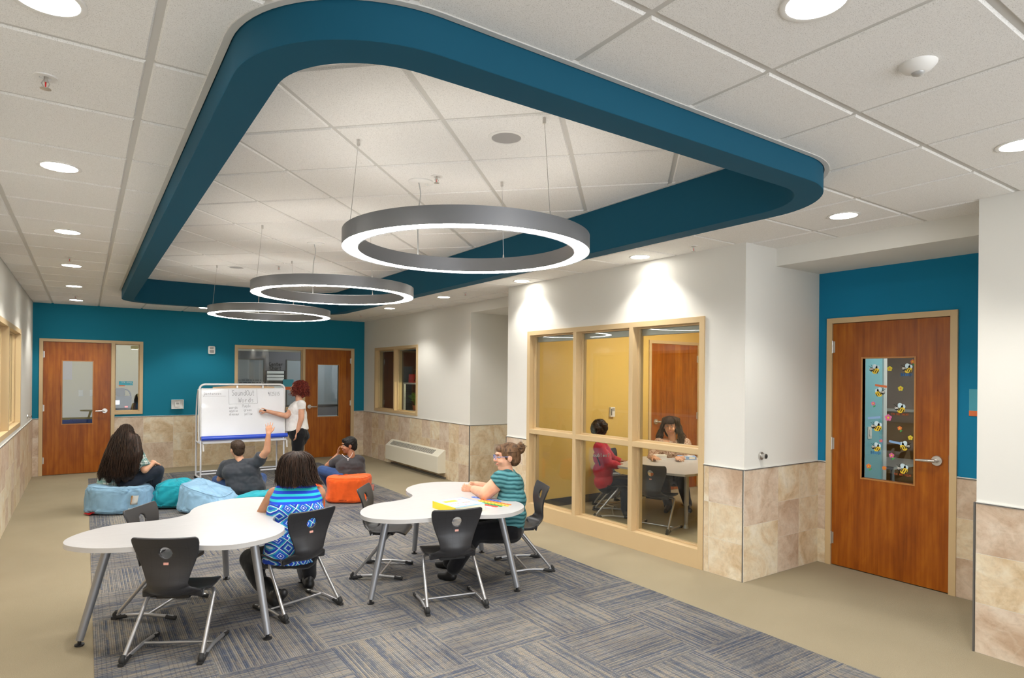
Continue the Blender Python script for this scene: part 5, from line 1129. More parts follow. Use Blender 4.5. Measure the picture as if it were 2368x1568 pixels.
def hand(w, d, n, s=1., curl=.35, side=1, spread=.10, thumb=.5):
    """palm with four unequal fingers and a thumb. d: along the fingers, n: the way the palm faces, side: which edge the thumb is on"""
    w, d, n = Vector(w), Vector(d).normalized(), Vector(n).normalized(); n = (n - d * n.dot(d)).normalized(); l = d.cross(n) * side; L = []
    pl = .078 * s; kn = []
    for i, (o, fl, r) in enumerate(((.030, .064, .0078), (.010, .072, .0082), (-.010, .067, .0078), (-.029, .053, .0070))):
        k = w + d * (pl * (1 - .04 * i)) + l * o * s; kn.append(k); L.append(('c', w + l * o * .55 * s, .0135 * s, k, .0115 * s)); a = 0; p = k
        for q, m in enumerate((.45, .31, .24)):
            a += curl * (1.1 if q else .8); dd = (d * math.cos(a) + n * math.sin(a) + l * (1.5 - i) * spread * math.cos(a)).normalized(); p2 = p + dd * fl * m * s; L.append(('c', p, r * s * (1 - .06 * q), p2, r * s * (1 - .06 * (q + 1)))); p = p2
    t0 = w + d * .018 * s + l * .022 * s; t1 = t0 + (d * .6 + l * .75 + n * .25 * thumb).normalized() * .034 * s; t2 = t1 + (d * .85 + l * .35 + n * thumb).normalized() * .028 * s; t3 = t2 + (d * .9 + l * .1 + n * thumb * 1.2).normalized() * .022 * s
    L += [('c', t0, .014 * s, t1, .0105 * s), ('c', t1, .0100 * s, t2, .0088 * s), ('c', t2, .0088 * s, t3, .0075 * s), ('c', w - d * .02 * s, .024 * s, w + d * .01 * s, .021 * s)]
    return L
def strands(name, guides, n, m, parent, seed=1, jit=.012, r=.0022, lift=.0, curl=0., frizz=0., seg=5, vary=.12):
    """hair: many thin tapered locks that follow and blend the guide curves"""
    rr = random.Random(seed); G = [smooth_path(g, seg) for g in guides]; L = min(len(g) for g in G); bm = B(); org = Vector(parent.location)
    for k in range(n):
        t = rr.random() * (len(G) - 1); i = min(int(t), len(G) - 2); f = t - i; off = Vector((rr.gauss(0, jit), rr.gauss(0, jit), rr.gauss(0, jit * .4))); ph = rr.uniform(0, 6.28); ln = int(L * (1 - rr.random() * vary)); pts = []
        for q in range(ln):
            p = G[i][q].lerp(G[i + 1][q], f); g = q / L
            p = p + off * (.35 + .9 * g) + Vector((math.sin(ph + q * 1.1), math.cos(ph * 1.3 + q * 1.1), .4 * math.sin(ph + q * .9))) * curl * (.3 + g) + Vector((rr.gauss(0, 1), rr.gauss(0, 1), rr.gauss(0, 1))) * frizz
            pts.append(p - org)
        if len(pts) < 3: continue
        R0 = r * rr.uniform(.7, 1.4); tube(bm, pts, [R0 * (.6 + .6 * math.sin(math.pi * min(1, (j + 1) / len(pts) * 1.05)) ** .6) * (1 if j < len(pts) - 2 else .35) for j in range(len(pts))], 4)
    return obj(name, bm, m, parent, 180)
def person(label, L, skin, org, voxel=.0065): 
    o = blob('person', L, MATS[skin], None, voxel, 4, org=(*org, 0)); tag(o, label, 'person'); return o
def cloth(o, name, L, m, voxel=.009, smooth=4, fold=(9, .006), **k): return blob(name, L, MATS[m], o, voxel, smooth, fold, **k)
def shoe(o, heel, toe, m='rubber', w=.042, name='shoe', h=.05):
    heel, toe = Vector(heel), Vector(toe); d = (toe - heel); u = Vector((0, 0, 1)); L = [('c', heel + u * h * .75, w * .85, heel.lerp(toe, .5) + u * h * .62, w * .88), ('c', heel.lerp(toe, .5) + u * h * .6, w * .9, toe + u * h * .5, w * .72), ('c', heel + u * h * 1.3, w * .72, heel.lerp(toe, .25) + u * h * 1.0, w * .75)]
    return blob(name, L, MATS[m], o, .006, 3)

# ---- teacher writing on the board
hd, P, Mx = head((2.825, 10.254, 1.399), (-.90, .42, -.05), 1.0)
sh1, el1, wr1 = (2.856, 10.087, 1.161), (2.849, 10.055, 0.942), (2.788, 10.073, 0.709); sh2, el2, wr2 = (2.818, 10.295, 1.125), (2.637, 10.141, 0.977), (2.330, 10.121, 1.064)
L = hd + [('c', (2.849, 10.237, 1.315), .050, (2.861, 10.229, 1.190), .055), ('p', [(2.847, 10.178, 1.136), sh1, el1, wr1], [.045, .052, .046, .028]), ('p', [(2.853, 10.271, 1.118), sh2, el2, wr2], [.045, .052, .045, .027]), ('c', (2.828, 10.252, 1.049), .09, (2.842, 10.242, 0.700), .11)]
L += hand(wr1, (-.12, 0, -1), (-.5, .5, 0), 1.0, .35, 1) + hand(wr2, (-1, .2, .25), (-.3, 1, -.2), .95, .85, 1, .05, .9)
o = person('woman with curly red hair and a white T-shirt writing on the whiteboard', L, 'skin_fair', (2.847, 10.239, 0.071)[:2]); face_bits(o, P, Mx, 1.0)
cloth(o, 'shirt', [('c', (2.864, 10.142, 1.158), .066, (2.841, 10.328, 1.144), .066), ('c', (2.825, 10.193, 1.080), .130, (2.842, 10.327, 1.059), .130), ('c', (2.765, 10.222, 1.031), .095, (2.796, 10.335, 1.025), .095), ('c', (2.834, 10.248, 0.979), .158, (2.823, 10.255, 0.867), .168), ('f', (2.823, 10.255, 0.937), .165, (2.836, 10.247, 0.735), .182),
                   ('g', sh1, .070, (2.859, 10.073, 1.078), .064), ('g', sh2, .07, (2.731, 10.221, 1.053), .060)], 'shirt_white')
cloth(o, 'trousers', [('f', (2.841, 10.243, 0.784), .150, (2.848, 10.238, 0.686), .165), ('c', (2.839, 10.183, 0.684), .150, (2.868, 10.285, 0.674), .150), ('c', (2.894, 10.206, 0.645), .13, (2.883, 10.214, 0.588), .11), ('p', [(2.834, 10.163, 0.637), (2.819, 10.173, 0.373), (2.850, 10.177, 0.093)], [.115, .078, .060]), ('p', [(2.880, 10.326, 0.621), (2.879, 10.339, 0.352), (2.907, 10.283, 0.074)], [.115, .078, .060])], 'black_pants')
for a, b in (((2.856, 10.173, 0.058), (2.782, 10.199, 0.046)), ((2.919, 10.275, 0.039), (2.850, 10.298, 0.028))): shoe(o, (a[0], a[1], .004), (b[0] - .1, b[1] + .03, .004), 'black_plastic', .038)
blob('hair', [('e', (2.877, 10.242, 1.420), (.088, .098, .100)), ('e', (2.903, 10.236, 1.343), (.088, .09, .09)), ('e', (2.850, 10.248, 1.469), (.078, .088, .072))], MATS['hair_auburn'], o, .008, 2, (26, .012))
def ring_guides(c, rx, rz, n, drop, out, depth):
    g = []
    for k in range(n + 1):
        a = math.pi * 2 * k / n; q = RV * math.cos(a) * rx + FV * math.sin(a) * depth; c_ = Vector(c); g.append([c_ + q * .25 + UP * rz, c_ + q * .85 + UP * rz * .7, c_ + q * 1.05 + UP * 0, c_ + q * (1.05 + out * .5) - UP * drop * .6, c_ + q * (1.05 + out) - UP * drop])
    return g
gg = ring_guides((2.882, 10.238, 1.420), .098, .112, 10, .145, .22, .11)
strands('curls', gg[5:] + gg[:4], 420, MATS['hair_auburn'], o, 3, .018, .0042, curl=.016, frizz=.004, vary=.5)
bm = B(); tube(bm, [Vector((2.215, 10.176, 1.111)) - o.location, Vector((2.248, 10.153, 1.098)) - o.location, Vector((2.310, 10.086, 1.077)) - o.location], [.003, .0095, .0095], 10); mk = obj('pen_body', bm, MATS['lid_white'], None, 60)
t = thing('marker_pen', 'black-capped white marker in the hand of the teacher', 'marker', o.location); mk.parent = t; bm = B(); tube(bm, [Vector((2.287, 10.101, 1.083)) - t.location, Vector((2.315, 10.082, 1.075)) - t.location], .0105, 10); obj('pen_cap', bm, MATS['black_plastic'], t, 60)
nn = (-RV - FV).normalized(); uu = (RV - FV).normalized(); q0 = Vector((2.828, 10.252, 1.042)) + nn * .172 - o.location
bm = B(); strokes(bm, 'V', q0 - uu * .07 + UP * .01, uu, UP, .09, .012, .002); strokes(bm, 'L', q0 - uu * .02 - UP * .07, uu, UP, .06, .010, .002); obj('shirt_print', bm, MATS['black_ink'], o, None)

# ---- long-haired girl on the blue beanbag
hd, P, Mx = head((0.423, 8.811, 0.886), (.86, .50, -.08), .98)
shR, elR, wrR = (0.533, 8.759, 0.655), (0.603, 8.638, 0.472), (0.702, 8.692, 0.552)
L = hd + [('c', (0.415, 8.817, 0.824), .045, (0.407, 8.822, 0.709), .05), ('p', [(0.455, 8.789, 0.647), shR, elR, wrR], [.04, .045, .042, .026]), ('p', [(0.369, 8.848, 0.635), (0.291, 8.901, 0.635), (0.283, 9.150, 0.415), (0.477, 9.198, 0.393)], [.04, .045, .042, .03]), ('c', (0.391, 8.833, 0.573), .08, (0.337, 8.870, 0.332), .10)] + hand(wrR, (.75, .35, -.55), (-.2, -.2, -1), .95, .45, 1)
o = person('girl with very long dark hair and a green plaid shirt on a blue beanbag', L, 'skin_light', (0.320, 8.882, 0.264)[:2]); face_bits(o, P, Mx, .98)
cloth(o, 'plaid_shirt', [('c', (0.299, 8.872, 0.663), .058, (0.525, 8.765, 0.661), .058), ('c', (0.334, 8.848, 0.565), .108, (0.474, 8.800, 0.561), .105), ('c', (0.292, 8.877, 0.439), .112, (0.413, 8.818, 0.438), .112), ('f', (0.310, 8.888, 0.405), .160, (0.294, 8.900, 0.259), .178), ('g', shR, .068, (0.600, 8.653, 0.507), .072), ('g', (0.291, 8.901, 0.655), .064, (0.285, 9.088, 0.476), .07)], 'plaid_shirt', fold=(12, .009))
cloth(o, 'jeans', [('c', (0.294, 8.900, 0.301), .125, (0.406, 8.823, 0.302), .125), ('p', [(0.420, 8.741, 0.307), (0.754, 8.705, 0.452), (0.722, 8.800, 0.202)], [.098, .066, .048]), ('p', [(0.399, 8.973, 0.302), (0.693, 9.050, 0.428), (0.686, 9.116, 0.234)], [.09, .064, .046])], 'jeans_dark')
for a, b in (((0.724, 8.822, 0.182), (0.817, 8.808, 0.181)), ((0.690, 9.113, 0.201), (0.768, 9.120, 0.204))): shoe(o, (a[0], a[1], .006), (b[0] + .06, b[1], .006), 'rubber', .036)
GD = [[(0.364, 8.803, 0.994), (0.287, 8.807, 0.862), (0.222, 8.779, 0.673), (0.168, 8.780, 0.498), (0.148, 8.806, 0.379)], [(0.381, 8.791, 1.009), (0.319, 8.737, 0.877), (0.267, 8.676, 0.671), (0.234, 8.674, 0.481), (0.223, 8.706, 0.361)], [(0.402, 8.776, 1.020), (0.373, 8.675, 0.890), (0.341, 8.600, 0.675), (0.317, 8.593, 0.475), (0.310, 8.622, 0.355)],
      [(0.424, 8.762, 1.020), (0.428, 8.649, 0.889), (0.420, 8.546, 0.675), (0.401, 8.547, 0.484), (0.386, 8.582, 0.369)], [(0.450, 8.756, 1.004), (0.481, 8.661, 0.875), (0.490, 8.558, 0.680), (0.470, 8.560, 0.508), (0.446, 8.589, 0.394)], [(0.469, 8.779, 0.981), (0.498, 8.711, 0.850), (0.520, 8.622, 0.692), (0.513, 8.628, 0.578), (0.488, 8.633, 0.446)]]
blob('hair', [('e', (0.417, 8.790, 0.909), (.084, .09, .090))] + [('p', [Vector(q) + FV * .035 for q in g[1:]], [.045, .05, .045, .03]) for g in GD] + [('p', [Vector(q) + FV * .02 for q in ((0.444, 8.796, 0.960), (0.483, 8.769, 0.866), (0.498, 8.710, 0.767))], [.022, .022, .022])], MATS['hair_darkbrown'], o, .009, 3, (14, .006, .2))
strands('long_locks', GD, 1200, MATS['hair_darkbrown'], o, 5, .017, .0022, curl=.004, frizz=.0015, seg=6)
bm = B(); c1 = P(-.032, .098, .004) - o.location
for sx in (-1, 1): tube(bm, [P(sx * .032 + .024 * math.cos(a), .098, .002 + .018 * math.sin(a)) - o.location for a in [R(q) for q in range(0, 360, 30)]], .0018, 6, True); tube(bm, [P(sx * .056, .096, .006) - o.location, P(sx * .076, .0, .008) - o.location], .0018, 6)
tube(bm, [P(-.009, .1, .006) - o.location, P(.009, .1, .006) - o.location], .0018, 6); obj('glasses', bm, MATS['black_plastic'], o, 60)

# ---- boy raising his hand
hd, P, Mx = head((1.602, 8.486, 0.678), (-.30, .95, 0), 1.0)
shR, elR, wrR = (1.820, 8.312, 0.529), (1.900, 8.208, 0.672), (1.906, 8.155, 0.889)
L = hd + [('c', (1.616, 8.476, 0.607), .047, (1.635, 8.439, 0.522), .055), ('p', [(1.739, 8.392, 0.487), (1.820, 8.312, 0.518), elR, wrR], [.04, .050, .046, .028]), ('p', [(1.563, 8.488, 0.444), (1.477, 8.572, 0.440), (1.437, 8.660, 0.288), (1.605, 8.848, 0.225)], [.04, .045, .044, .03]), ('c', (1.658, 8.447, 0.387), .09, (1.705, 8.416, 0.234), .10)] + hand(wrR, (.04, .0, 1), (.3, .95, 0), 1.0, .12, -1, .16, .2)
o = person('boy in a dark charcoal T-shirt raising one arm in front of the whiteboard', L, 'skin_light', (1.715, 8.409, 0.124)[:2]); face_bits(o, P, Mx)
cloth(o, 'tshirt', [('c', (1.509, 8.526, 0.488), .066, (1.798, 8.327, 0.513), .066), ('c', (1.568, 8.485, 0.389), .142, (1.726, 8.401, 0.399), .142), ('c', (1.610, 8.457, 0.280), .150, (1.741, 8.391, 0.278), .150), ('c', (1.642, 8.410, 0.197), .150, (1.777, 8.366, 0.191), .150), ('g', shR, .078, (1.855, 8.263, 0.609), .074), ('g', (1.481, 8.569, 0.468), .072, (1.445, 8.618, 0.338), .070)], 'shirt_charcoal', fold=(11, .009))
cloth(o, 'jeans', [('c', (1.633, 8.440, 0.138), .13, (1.778, 8.365, 0.136), .13), ('p', [(1.594, 8.419, 0.156), (1.427, 8.788, 0.249), (1.507, 8.612, 0.046)], [.105, .074, .058]), ('p', [(1.816, 8.400, 0.149), (1.933, 8.622, 0.262), (1.925, 8.750, 0.072)], [.1, .07, .055])], 'jeans_blue')
blob('hair', [('e', P(0, -.020, .034), (.084, .096, .090), Mx), ('e', P(0, -.05, -.01), (.070, .062, .075), Mx), ('e', P(0, .03, .075), (.06, .06, .035), Mx)], MATS['hair_short'], o, .006, 3, (60, .0025))
bm = B(); 
shoe(o, (1.526, 8.599, 0.013)[:2] + (.006,), (1.630, 8.831, 0.008)[:2] + (.006,), 'rubber', .038)

# ---- boy with the cross necklace
hd, P, Mx = head((2.915, 8.069, 0.695), (-.97, .22, -.05), .98)
shL, elL, wrL = (2.810, 8.117, 0.500), (2.722, 8.347, 0.404), (2.859, 8.350, 0.541)
L = hd + [('c', (2.934, 8.055, 0.626), .045, (2.944, 8.049, 0.545), .052), ('p', [(2.883, 8.091, 0.487), shL, elL, wrL], [.04, .045, .043, .027]), ('p', [(2.978, 8.025, 0.488), (3.042, 8.018, 0.473), (3.129, 8.164, 0.290), (3.031, 8.414, 0.234)], [.04, .045, .042, .03]), ('c', (2.936, 8.054, 0.418), .08, (2.937, 8.054, 0.291), .10)] + hand(wrL, (.12, .1, 1), (.9, -.3, 0), .9, .3, 1)
o = person('dark-haired boy in a grey T-shirt with a silver cross hanging down his back', L, 'skin_brown', (2.942, 8.050, 0.233)[:2]); face_bits(o, P, Mx, .98)
cloth(o, 'tshirt', [('c', (2.824, 8.107, 0.501), .062, (3.032, 8.025, 0.507), .064), ('c', (2.872, 8.074, 0.421), .128, (2.995, 8.038, 0.416), .125), ('c', (2.887, 8.064, 0.317), .140, (2.996, 8.037, 0.312), .138), ('g', shL, .072, (2.754, 8.264, 0.429), .066), ('g', (3.046, 8.015, 0.496), .066, (3.087, 8.072, 0.358), .064)], 'shirt_grey', fold=(11, .008))
cloth(o, 'jeans', [('c', (2.878, 8.070, 0.248), .12, (2.994, 8.014, 0.246), .12), ('p', [(2.824, 8.034, 0.280), (2.641, 8.330, 0.348), (2.754, 8.326, 0.129)], [.10, .070, .054]), ('p', [(3.025, 8.114, 0.252), (2.973, 8.514, 0.298), (3.059, 8.577, 0.136)], [.1, .07, .05])], 'jeans_blue')
blob('hair', [('e', P(0, -.016, .036), (.082, .095, .088), Mx), ('e', P(0, -.055, -.01), (.066, .058, .072), Mx), ('e', P(0, .045, .070), (.055, .048, .035), Mx)], MATS['hair_black'], o, .006, 2, (45, .005))
bm = B(); c0 = Vector(o.location)
tube(bm, smooth_path([Vector((2.805, 8.023, 0.592)) - c0, Vector((2.810, 7.953, 0.570)) - c0, Vector((2.846, 7.916, 0.544)) - c0, Vector((2.880, 7.905, 0.566)) - c0, Vector((2.923, 7.942, 0.616)) - c0], 4), .0022, 6)
nk = thing('cross_necklace', 'silver chain with a cross lying on the back of the grey T-shirt', 'necklace', c0); obj('chain', bm, MATS['white_metal'], nk, 60); bm = B(); q = Vector((2.844, 7.905, 0.531)) - c0; Mc = Matrix((RV, -FV, UP)).transposed(); box(bm, q, (.007, .004, .036), Mc); box(bm, q + UP * .006, (.024, .004, .007), Mc); obj('cross', bm, MATS['white_metal'], nk, None)

# ---- girl in the blue patterned top at the first table
hd, P, Mx = head((1.270, 4.612, 0.936), (-.35, .93, -.22), 1.0)
shL, elL, wrL = (1.127, 4.638, 0.782), (1.071, 4.725, 0.617), (1.289, 5.061, 0.604); shR, elR, wrR = (1.406, 4.519, 0.780), (1.448, 4.733, 0.578), (1.430, 4.988, 0.601)
L = hd + [('c', (1.265, 4.592, 0.886), .052, (1.265, 4.567, 0.817), .06), ('p', [(1.204, 4.634, 0.744), (1.132, 4.647, 0.768), elL, wrL], [.04, .056, .050, .030]), ('p', [(1.344, 4.562, 0.742), (1.407, 4.531, 0.766), elR, wrR], [.04, .056, .048, .030]), ('c', (1.269, 4.589, 0.714), .085, (1.257, 4.537, 0.383), .10)] + hand(wrL, (.3, .9, -.05), (0, 0, -1), 1.0, .25, 1) + hand(wrR, (-.4, .85, -.05), (0, 0, -1), 1.0, .25, -1)
o = person('girl with shoulder-length brown hair in a blue striped and diamond-patterned sleeveless top', L, 'skin_tan', (1.258, 4.536, 0.337)[:2]); face_bits(o, P, Mx)
cloth(o, 'patterned_top', [('c', (1.175, 4.617, 0.787), .058, (1.356, 4.541, 0.791), .058), ('c', (1.213, 4.579, 0.814), .045, (1.306, 4.539, 0.815), .045), ('c', (1.188, 4.596, 0.733), .100, (1.340, 4.528, 0.735), .100), ('c', (1.189, 4.571, 0.648), .128, (1.320, 4.518, 0.649), .128), ('c', (1.192, 4.545, 0.529), .128, (1.307, 4.490, 0.526), .128), ('f', (1.215, 4.529, 0.499), .160, (1.201, 4.515, 0.311), .185), ('c', (1.150, 4.526, 0.408), .115, (1.287, 4.480, 0.398), .12)], 'ikat_top', voxel=.008, fold=(9, .006))
cloth(o, 'trousers', [('c', (1.162, 4.517, 0.366), .105, (1.292, 4.476, 0.355), .105), ('p', [(1.150, 4.525, 0.359), (1.018, 4.883, 0.268), (1.035, 4.653, 0.159), (1.092, 4.469, 0.083)], [.092, .074, .058, .046]), ('p', [(1.303, 4.493, 0.343), (1.466, 4.964, 0.280), (1.437, 4.814, 0.092)], [.092, .072, .052])], 'black_pants')
blob('boot', [('c', (1.061, 4.611, 0.144), .058, (1.092, 4.444, 0.087), .050), ('c', (1.101, 4.438, 0.114), .046, (1.145, 4.577, -0.003), .036), ('c', (1.130, 4.370, 0.141), .030, (1.107, 4.458, 0.080), .040)], MATS['black_plastic'], o, .006, 3)
shoe(o, (1.419, 4.753, 0.046)[:2] + (.006,), ((1.419, 4.753, 0.046)[0] + .02, (1.419, 4.753, 0.046)[1] + .16, .006), 'black_plastic', .045, 'boot')
cH = (1.269, 4.589, 0.958); gg = ring_guides(cH, .112, .118, 14, .135, .12, .115)
for i, g in enumerate(gg):
    q = (g[2] - Vector(cH)).dot(RV)
    if q > .05: g[4] += RV * .055 + UP * .012; g[3] += RV * .012
    elif q < -.05: g[4] += RV * .012
blob('hair', [('e', P(0, -.018, .022), (.092, .104, .102), Mx), ('c', (1.220, 4.586, 0.918), .062, (1.297, 4.533, 0.919), .062), ('c', (1.210, 4.593, 0.887), .042, (1.313, 4.522, 0.888), .042)], MATS['hair_darkbrown'], o, .008, 3, (14, .004, .2))
keep = [g for g in gg if (g[2] - Vector(cH)).dot(FV) < .09]; keep.sort(key=lambda g: (g[2] - Vector(cH)).dot(RV))
strands('bob_locks', keep, 1500, MATS['hair_darkbrown'], o, 8, .010, .0019, curl=.003, frizz=.0012, vary=.15)

# ---- girl with a bun at the second table
hd, P, Mx = head((2.887, 4.265, 0.969), (-.93, .36, -.05), 1.02)
shL, elL, wrL = (2.775, 4.185, 0.797), (2.673, 4.255, 0.681), (2.753, 4.564, 0.664); shR, elR, wrR = (2.942, 4.410, 0.773), (2.953, 4.645, 0.640), (2.858, 4.710, 0.673)
L = hd + [('c', (2.876, 4.273, 0.905), .052, (2.888, 4.265, 0.826), .062), ('p', [(2.849, 4.206, 0.780), shL, elL, wrL], [.045, .064, .056, .035]), ('p', [(2.934, 4.318, 0.772), shR, elR, wrR], [.04, .056, .050, .032]), ('c', (2.913, 4.248, 0.722), .09, (2.918, 4.245, 0.454), .10)]
L += hand(wrL, (-.75, .60, .12), (.45, .75, .1), .95, .55, 1, .04, .8) + hand(wrR, (-.95, -.1, .0), (-.2, -.85, -.1), .95, .75, -1, .04, .8)
o = person('girl with a messy bun, glasses and a teal pleated top, hands clasped on the table', L, 'skin_fair', (2.924, 4.240, 0.389)[:2]); face_bits(o, P, Mx, 1.02)
cloth(o, 'pleated_top', [('c', (2.832, 4.182, 0.814), .066, (2.962, 4.335, 0.796), .066), ('c', (2.856, 4.166, 0.751), .105, (2.981, 4.322, 0.723), .105), ('c', (2.865, 4.159, 0.635), .122, (2.982, 4.322, 0.595), .122), ('c', (2.858, 4.164, 0.512), .130, (2.977, 4.325, 0.467), .130), ('c', (2.852, 4.168, 0.448), .125, (2.971, 4.329, 0.402), .125), ('g', shL, .080, (2.744, 4.206, 0.765), .076), ('g', shR, .074, (2.945, 4.481, 0.733), .07)], 'pleated_top', fold=(8, .006, 3))
cloth(o, 'white_underlayer', [('c', (2.870, 4.181, 0.408), .105, (2.961, 4.300, 0.372), .105)], 'shirt_white')
cloth(o, 'trousers', [('c', (2.870, 4.156, 0.392), .10, (2.984, 4.308, 0.353), .10), ('p', [(2.842, 4.139, 0.393), (2.570, 4.241, 0.387), (2.421, 4.307, 0.119)], [.108, .082, .06]), ('p', [(2.972, 4.316, 0.353), (2.691, 4.485, 0.355), (2.553, 4.617, 0.061)], [.105, .08, .058])], 'black_pants')
shoe(o, (2.420, 4.333, 0.078)[:2] + (.006,), (2.374, 4.436, 0.073)[:2] + (.006,), 'black_plastic', .044); shoe(o, (2.552, 4.630, 0.029)[:2] + (.006,), (2.498, 4.715, 0.030)[:2] + (.006,), 'black_plastic', .044)
blob('hair', [('e', P(0, -.022, .030), (.083, .098, .090), Mx), ('e', P(0, -.060, -.015), (.066, .058, .070), Mx), ('e', P(0, .035, .066), (.06, .055, .038), Mx)], MATS['hair_brown'], o, .006, 3, (20, .002, .3))
cb = (2.990, 4.219, 1.036); blob('bun', [('e', cb, (.044, .042, .046))], MATS['hair_brown'], o, .005, 1, (40, .008))
rg = random.Random(4); gb = []
for k in range(14):
    a, b = rg.uniform(0, 6.28), rg.uniform(-.4, 1.2); q = RV * math.cos(a) * math.cos(b) + FV * math.sin(a) * math.cos(b) + UP * math.sin(b); gb.append([Vector(cb) + q * .01, Vector(cb) + q * .035, Vector(cb) + q * .05 + UP * .006, Vector(cb) + q * .062 + RV * .006])
strands('bun_wisps', gb, 110, MATS['hair_brown'], o, 6, .006, .0016, frizz=.002, vary=.4)
gs = []
for k in range(9):
    t_ = -1 + 2 * k / 8; st = P(t_ * .062, .062 - abs(t_) * .05, .070 - abs(t_) * .035); mid = P(t_ * .085, .0, .095 - abs(t_) * .05); m2 = P(t_ * .062, -.07, .085 - abs(t_) * .04); gs.append([st, mid, m2, Vector(cb) - RV * .03 + UP * (.012 * (1 - abs(t_)))])
strands('combed_hair', gs, 200, MATS['hair_brown'], o, 9, .004, .0022, vary=0)
bm = B(); ax = (Vector(cb) - P(0, -.03, .03)).normalized(); xx = ax.orthogonal().normalized(); yy = ax.cross(xx); cs = Vector(cb) - ax * .040 - o.location; tube(bm, [cs + xx * .036 * math.cos(a) + yy * .036 * math.sin(a) for a in [R(q) for q in range(0, 360, 20)]], .0155, 10, True); obj('scrunchie', bm, mat('lime', (.42, .62, .02), .8, bump=(90, .8, .004)), o, 180)
bm = B()
for sx in (-1, 1): tube(bm, [P(sx * .032 + .024 * math.cos(a), .100, .004 + .017 * math.sin(a)) - o.location for a in [R(q) for q in range(0, 360, 30)]], .002, 6, True); tube(bm, [P(sx * .056, .098, .01) - o.location, P(sx * .078, -.005, .008) - o.location], .0026, 6)
tube(bm, [P(-.009, .102, .008) - o.location, P(.009, .102, .008) - o.location], .002, 6); obj('glasses', bm, mat('specs_blue', (.12, .18, .42), .4), o, 60)

# ---- child in red in the study room
hd, P, Mx = head((5.062, 5.500, 1.009), (.90, .15, -.15), .92)
shR, elR, wrR = (4.983, 5.434, 0.804), (5.033, 5.339, 0.629), (5.181, 5.298, 0.603)
L = hd + [('c', (5.054, 5.506, 0.927), .045, (5.055, 5.506, 0.844), .05), ('p', [(5.030, 5.462, 0.768), shR, elR, wrR], [.04, .045, .042, .028]), ('p', [(5.098, 5.537, 0.798), (5.192, 5.593, 0.787), (5.354, 5.603, 0.627), (5.411, 5.504, 0.614)], [.05, .05, .042, .028]), ('c', (5.086, 5.484, 0.639), .08, (5.092, 5.480, 0.423), .09)] + hand(wrR, (.8, .5, .15), (-.1, -.1, -1), .85, .3, 1) + hand((5.411, 5.504, 0.614), (.9, .1, 0), (0, 0, -1), .85, .3, -1)
o = person('child in a red long-sleeved top seated inside the yellow study room', L, 'skin_brown', (5.084, 5.486, 0.335)[:2]); face_bits(o, P, Mx, .92)
cloth(o, 'red_top', [('c', (4.992, 5.452, 0.802), .062, (5.141, 5.568, 0.782), .062), ('c', (5.040, 5.443, 0.688), .108, (5.145, 5.541, 0.670), .108), ('c', (5.050, 5.436, 0.534), .118, (5.155, 5.534, 0.514), .118), ('c', (5.059, 5.430, 0.412), .118, (5.165, 5.528, 0.389), .118), ('p', [shR, elR, (5.157, 5.302, 0.604)], [.072, .060, .046]), ('p', [(5.192, 5.593, 0.787), (5.354, 5.603, 0.627), (5.396, 5.526, 0.612)], [.07, .058, .044])], 'shirt_red')
cloth(o, 'trousers', [('c', (5.077, 5.418, 0.361), .10, (5.182, 5.516, 0.337), .10), ('p', [(5.085, 5.412, 0.371), (5.277, 5.292, 0.382), (5.244, 5.255, 0.076)], [.09, .07, .05]), ('p', [(5.191, 5.510, 0.358), (5.447, 5.419, 0.380), (5.430, 5.370, 0.075)], [.09, .07, .05])], 'jeans_dark')
shoe(o, (5.230, 5.240, 0.019)[:2] + (.002,), (5.267, 5.179, 0.016)[:2] + (.002,), 'rubber', .036); shoe(o, (5.431, 5.369, 0.013)[:2] + (.002,), (5.491, 5.328, 0.003)[:2] + (.002,), 'rubber', .036)
blob('hair', [('e', P(0, -.02, .035), (.098, .108, .100), Mx), ('e', P(0, -.075, .0), (.075, .07, .075), Mx), ('e', P(.02, -.13, .01), (.055, .055, .065), Mx)], MATS['hair_darkbrown'], o, .008, 2, (24, .014))
bm = B(); strokes(bm, 'oubles?', Vector((4.848, 5.381, 0.717)) - o.location, RV, UP, .036, .007, .002, gap=.15); obj('shirt_lettering', bm, MATS['paper'], o, None)

# ---- woman in the study room
hd, P, Mx = head((6.293, 5.504, 1.004), (-.80, -.58, -.05), 1.08)
sh1, el1, wr1 = (6.159, 5.572, 0.779), (5.979, 5.538, 0.582), (5.796, 5.312, 0.652); sh2, el2, wr2 = (6.478, 5.401, 0.778), (6.430, 5.289, 0.591), (6.056, 5.182, 0.639)
L = hd + [('c', (6.312, 5.491, 0.902), .05, (6.333, 5.501, 0.810), .055), ('p', [(6.248, 5.535, 0.789), sh1, el1, wr1], [.06, .056, .046, .028]), ('p', [(6.413, 5.446, 0.788), sh2, el2, wr2], [.06, .056, .046, .028]), ('c', (6.335, 5.500, 0.629), .10, (6.365, 5.516, 0.382), .11)] + hand(wr1, (-.4, -.85, -.02), (0, 0, -1), 1.0, .12, -1, .07) + hand(wr2, (-.5, -.8, -.02), (0, 0, -1), 1.0, .12, 1, .07)
o = person('smiling woman with long wavy dark hair seated at the study room table', L, 'skin_light', (6.365, 5.516, 0.354)[:2]); face_bits(o, P, Mx, 1.08, True)
cloth(o, 'blouse', [('c', (6.202, 5.567, 0.766), .066, (6.455, 5.417, 0.766), .066), ('c', (6.238, 5.517, 0.656), .128, (6.409, 5.449, 0.653), .128), ('c', (6.265, 5.524, 0.473), .13, (6.422, 5.464, 0.469), .13), ('p', [sh1, el1], [.075, .062]), ('p', [sh2, el2], [.075, .062]), ('c', el1, .060, (5.889, 5.418, 0.623), .046), ('c', el2, .060, (6.237, 5.239, 0.615), .046)], 'blouse')
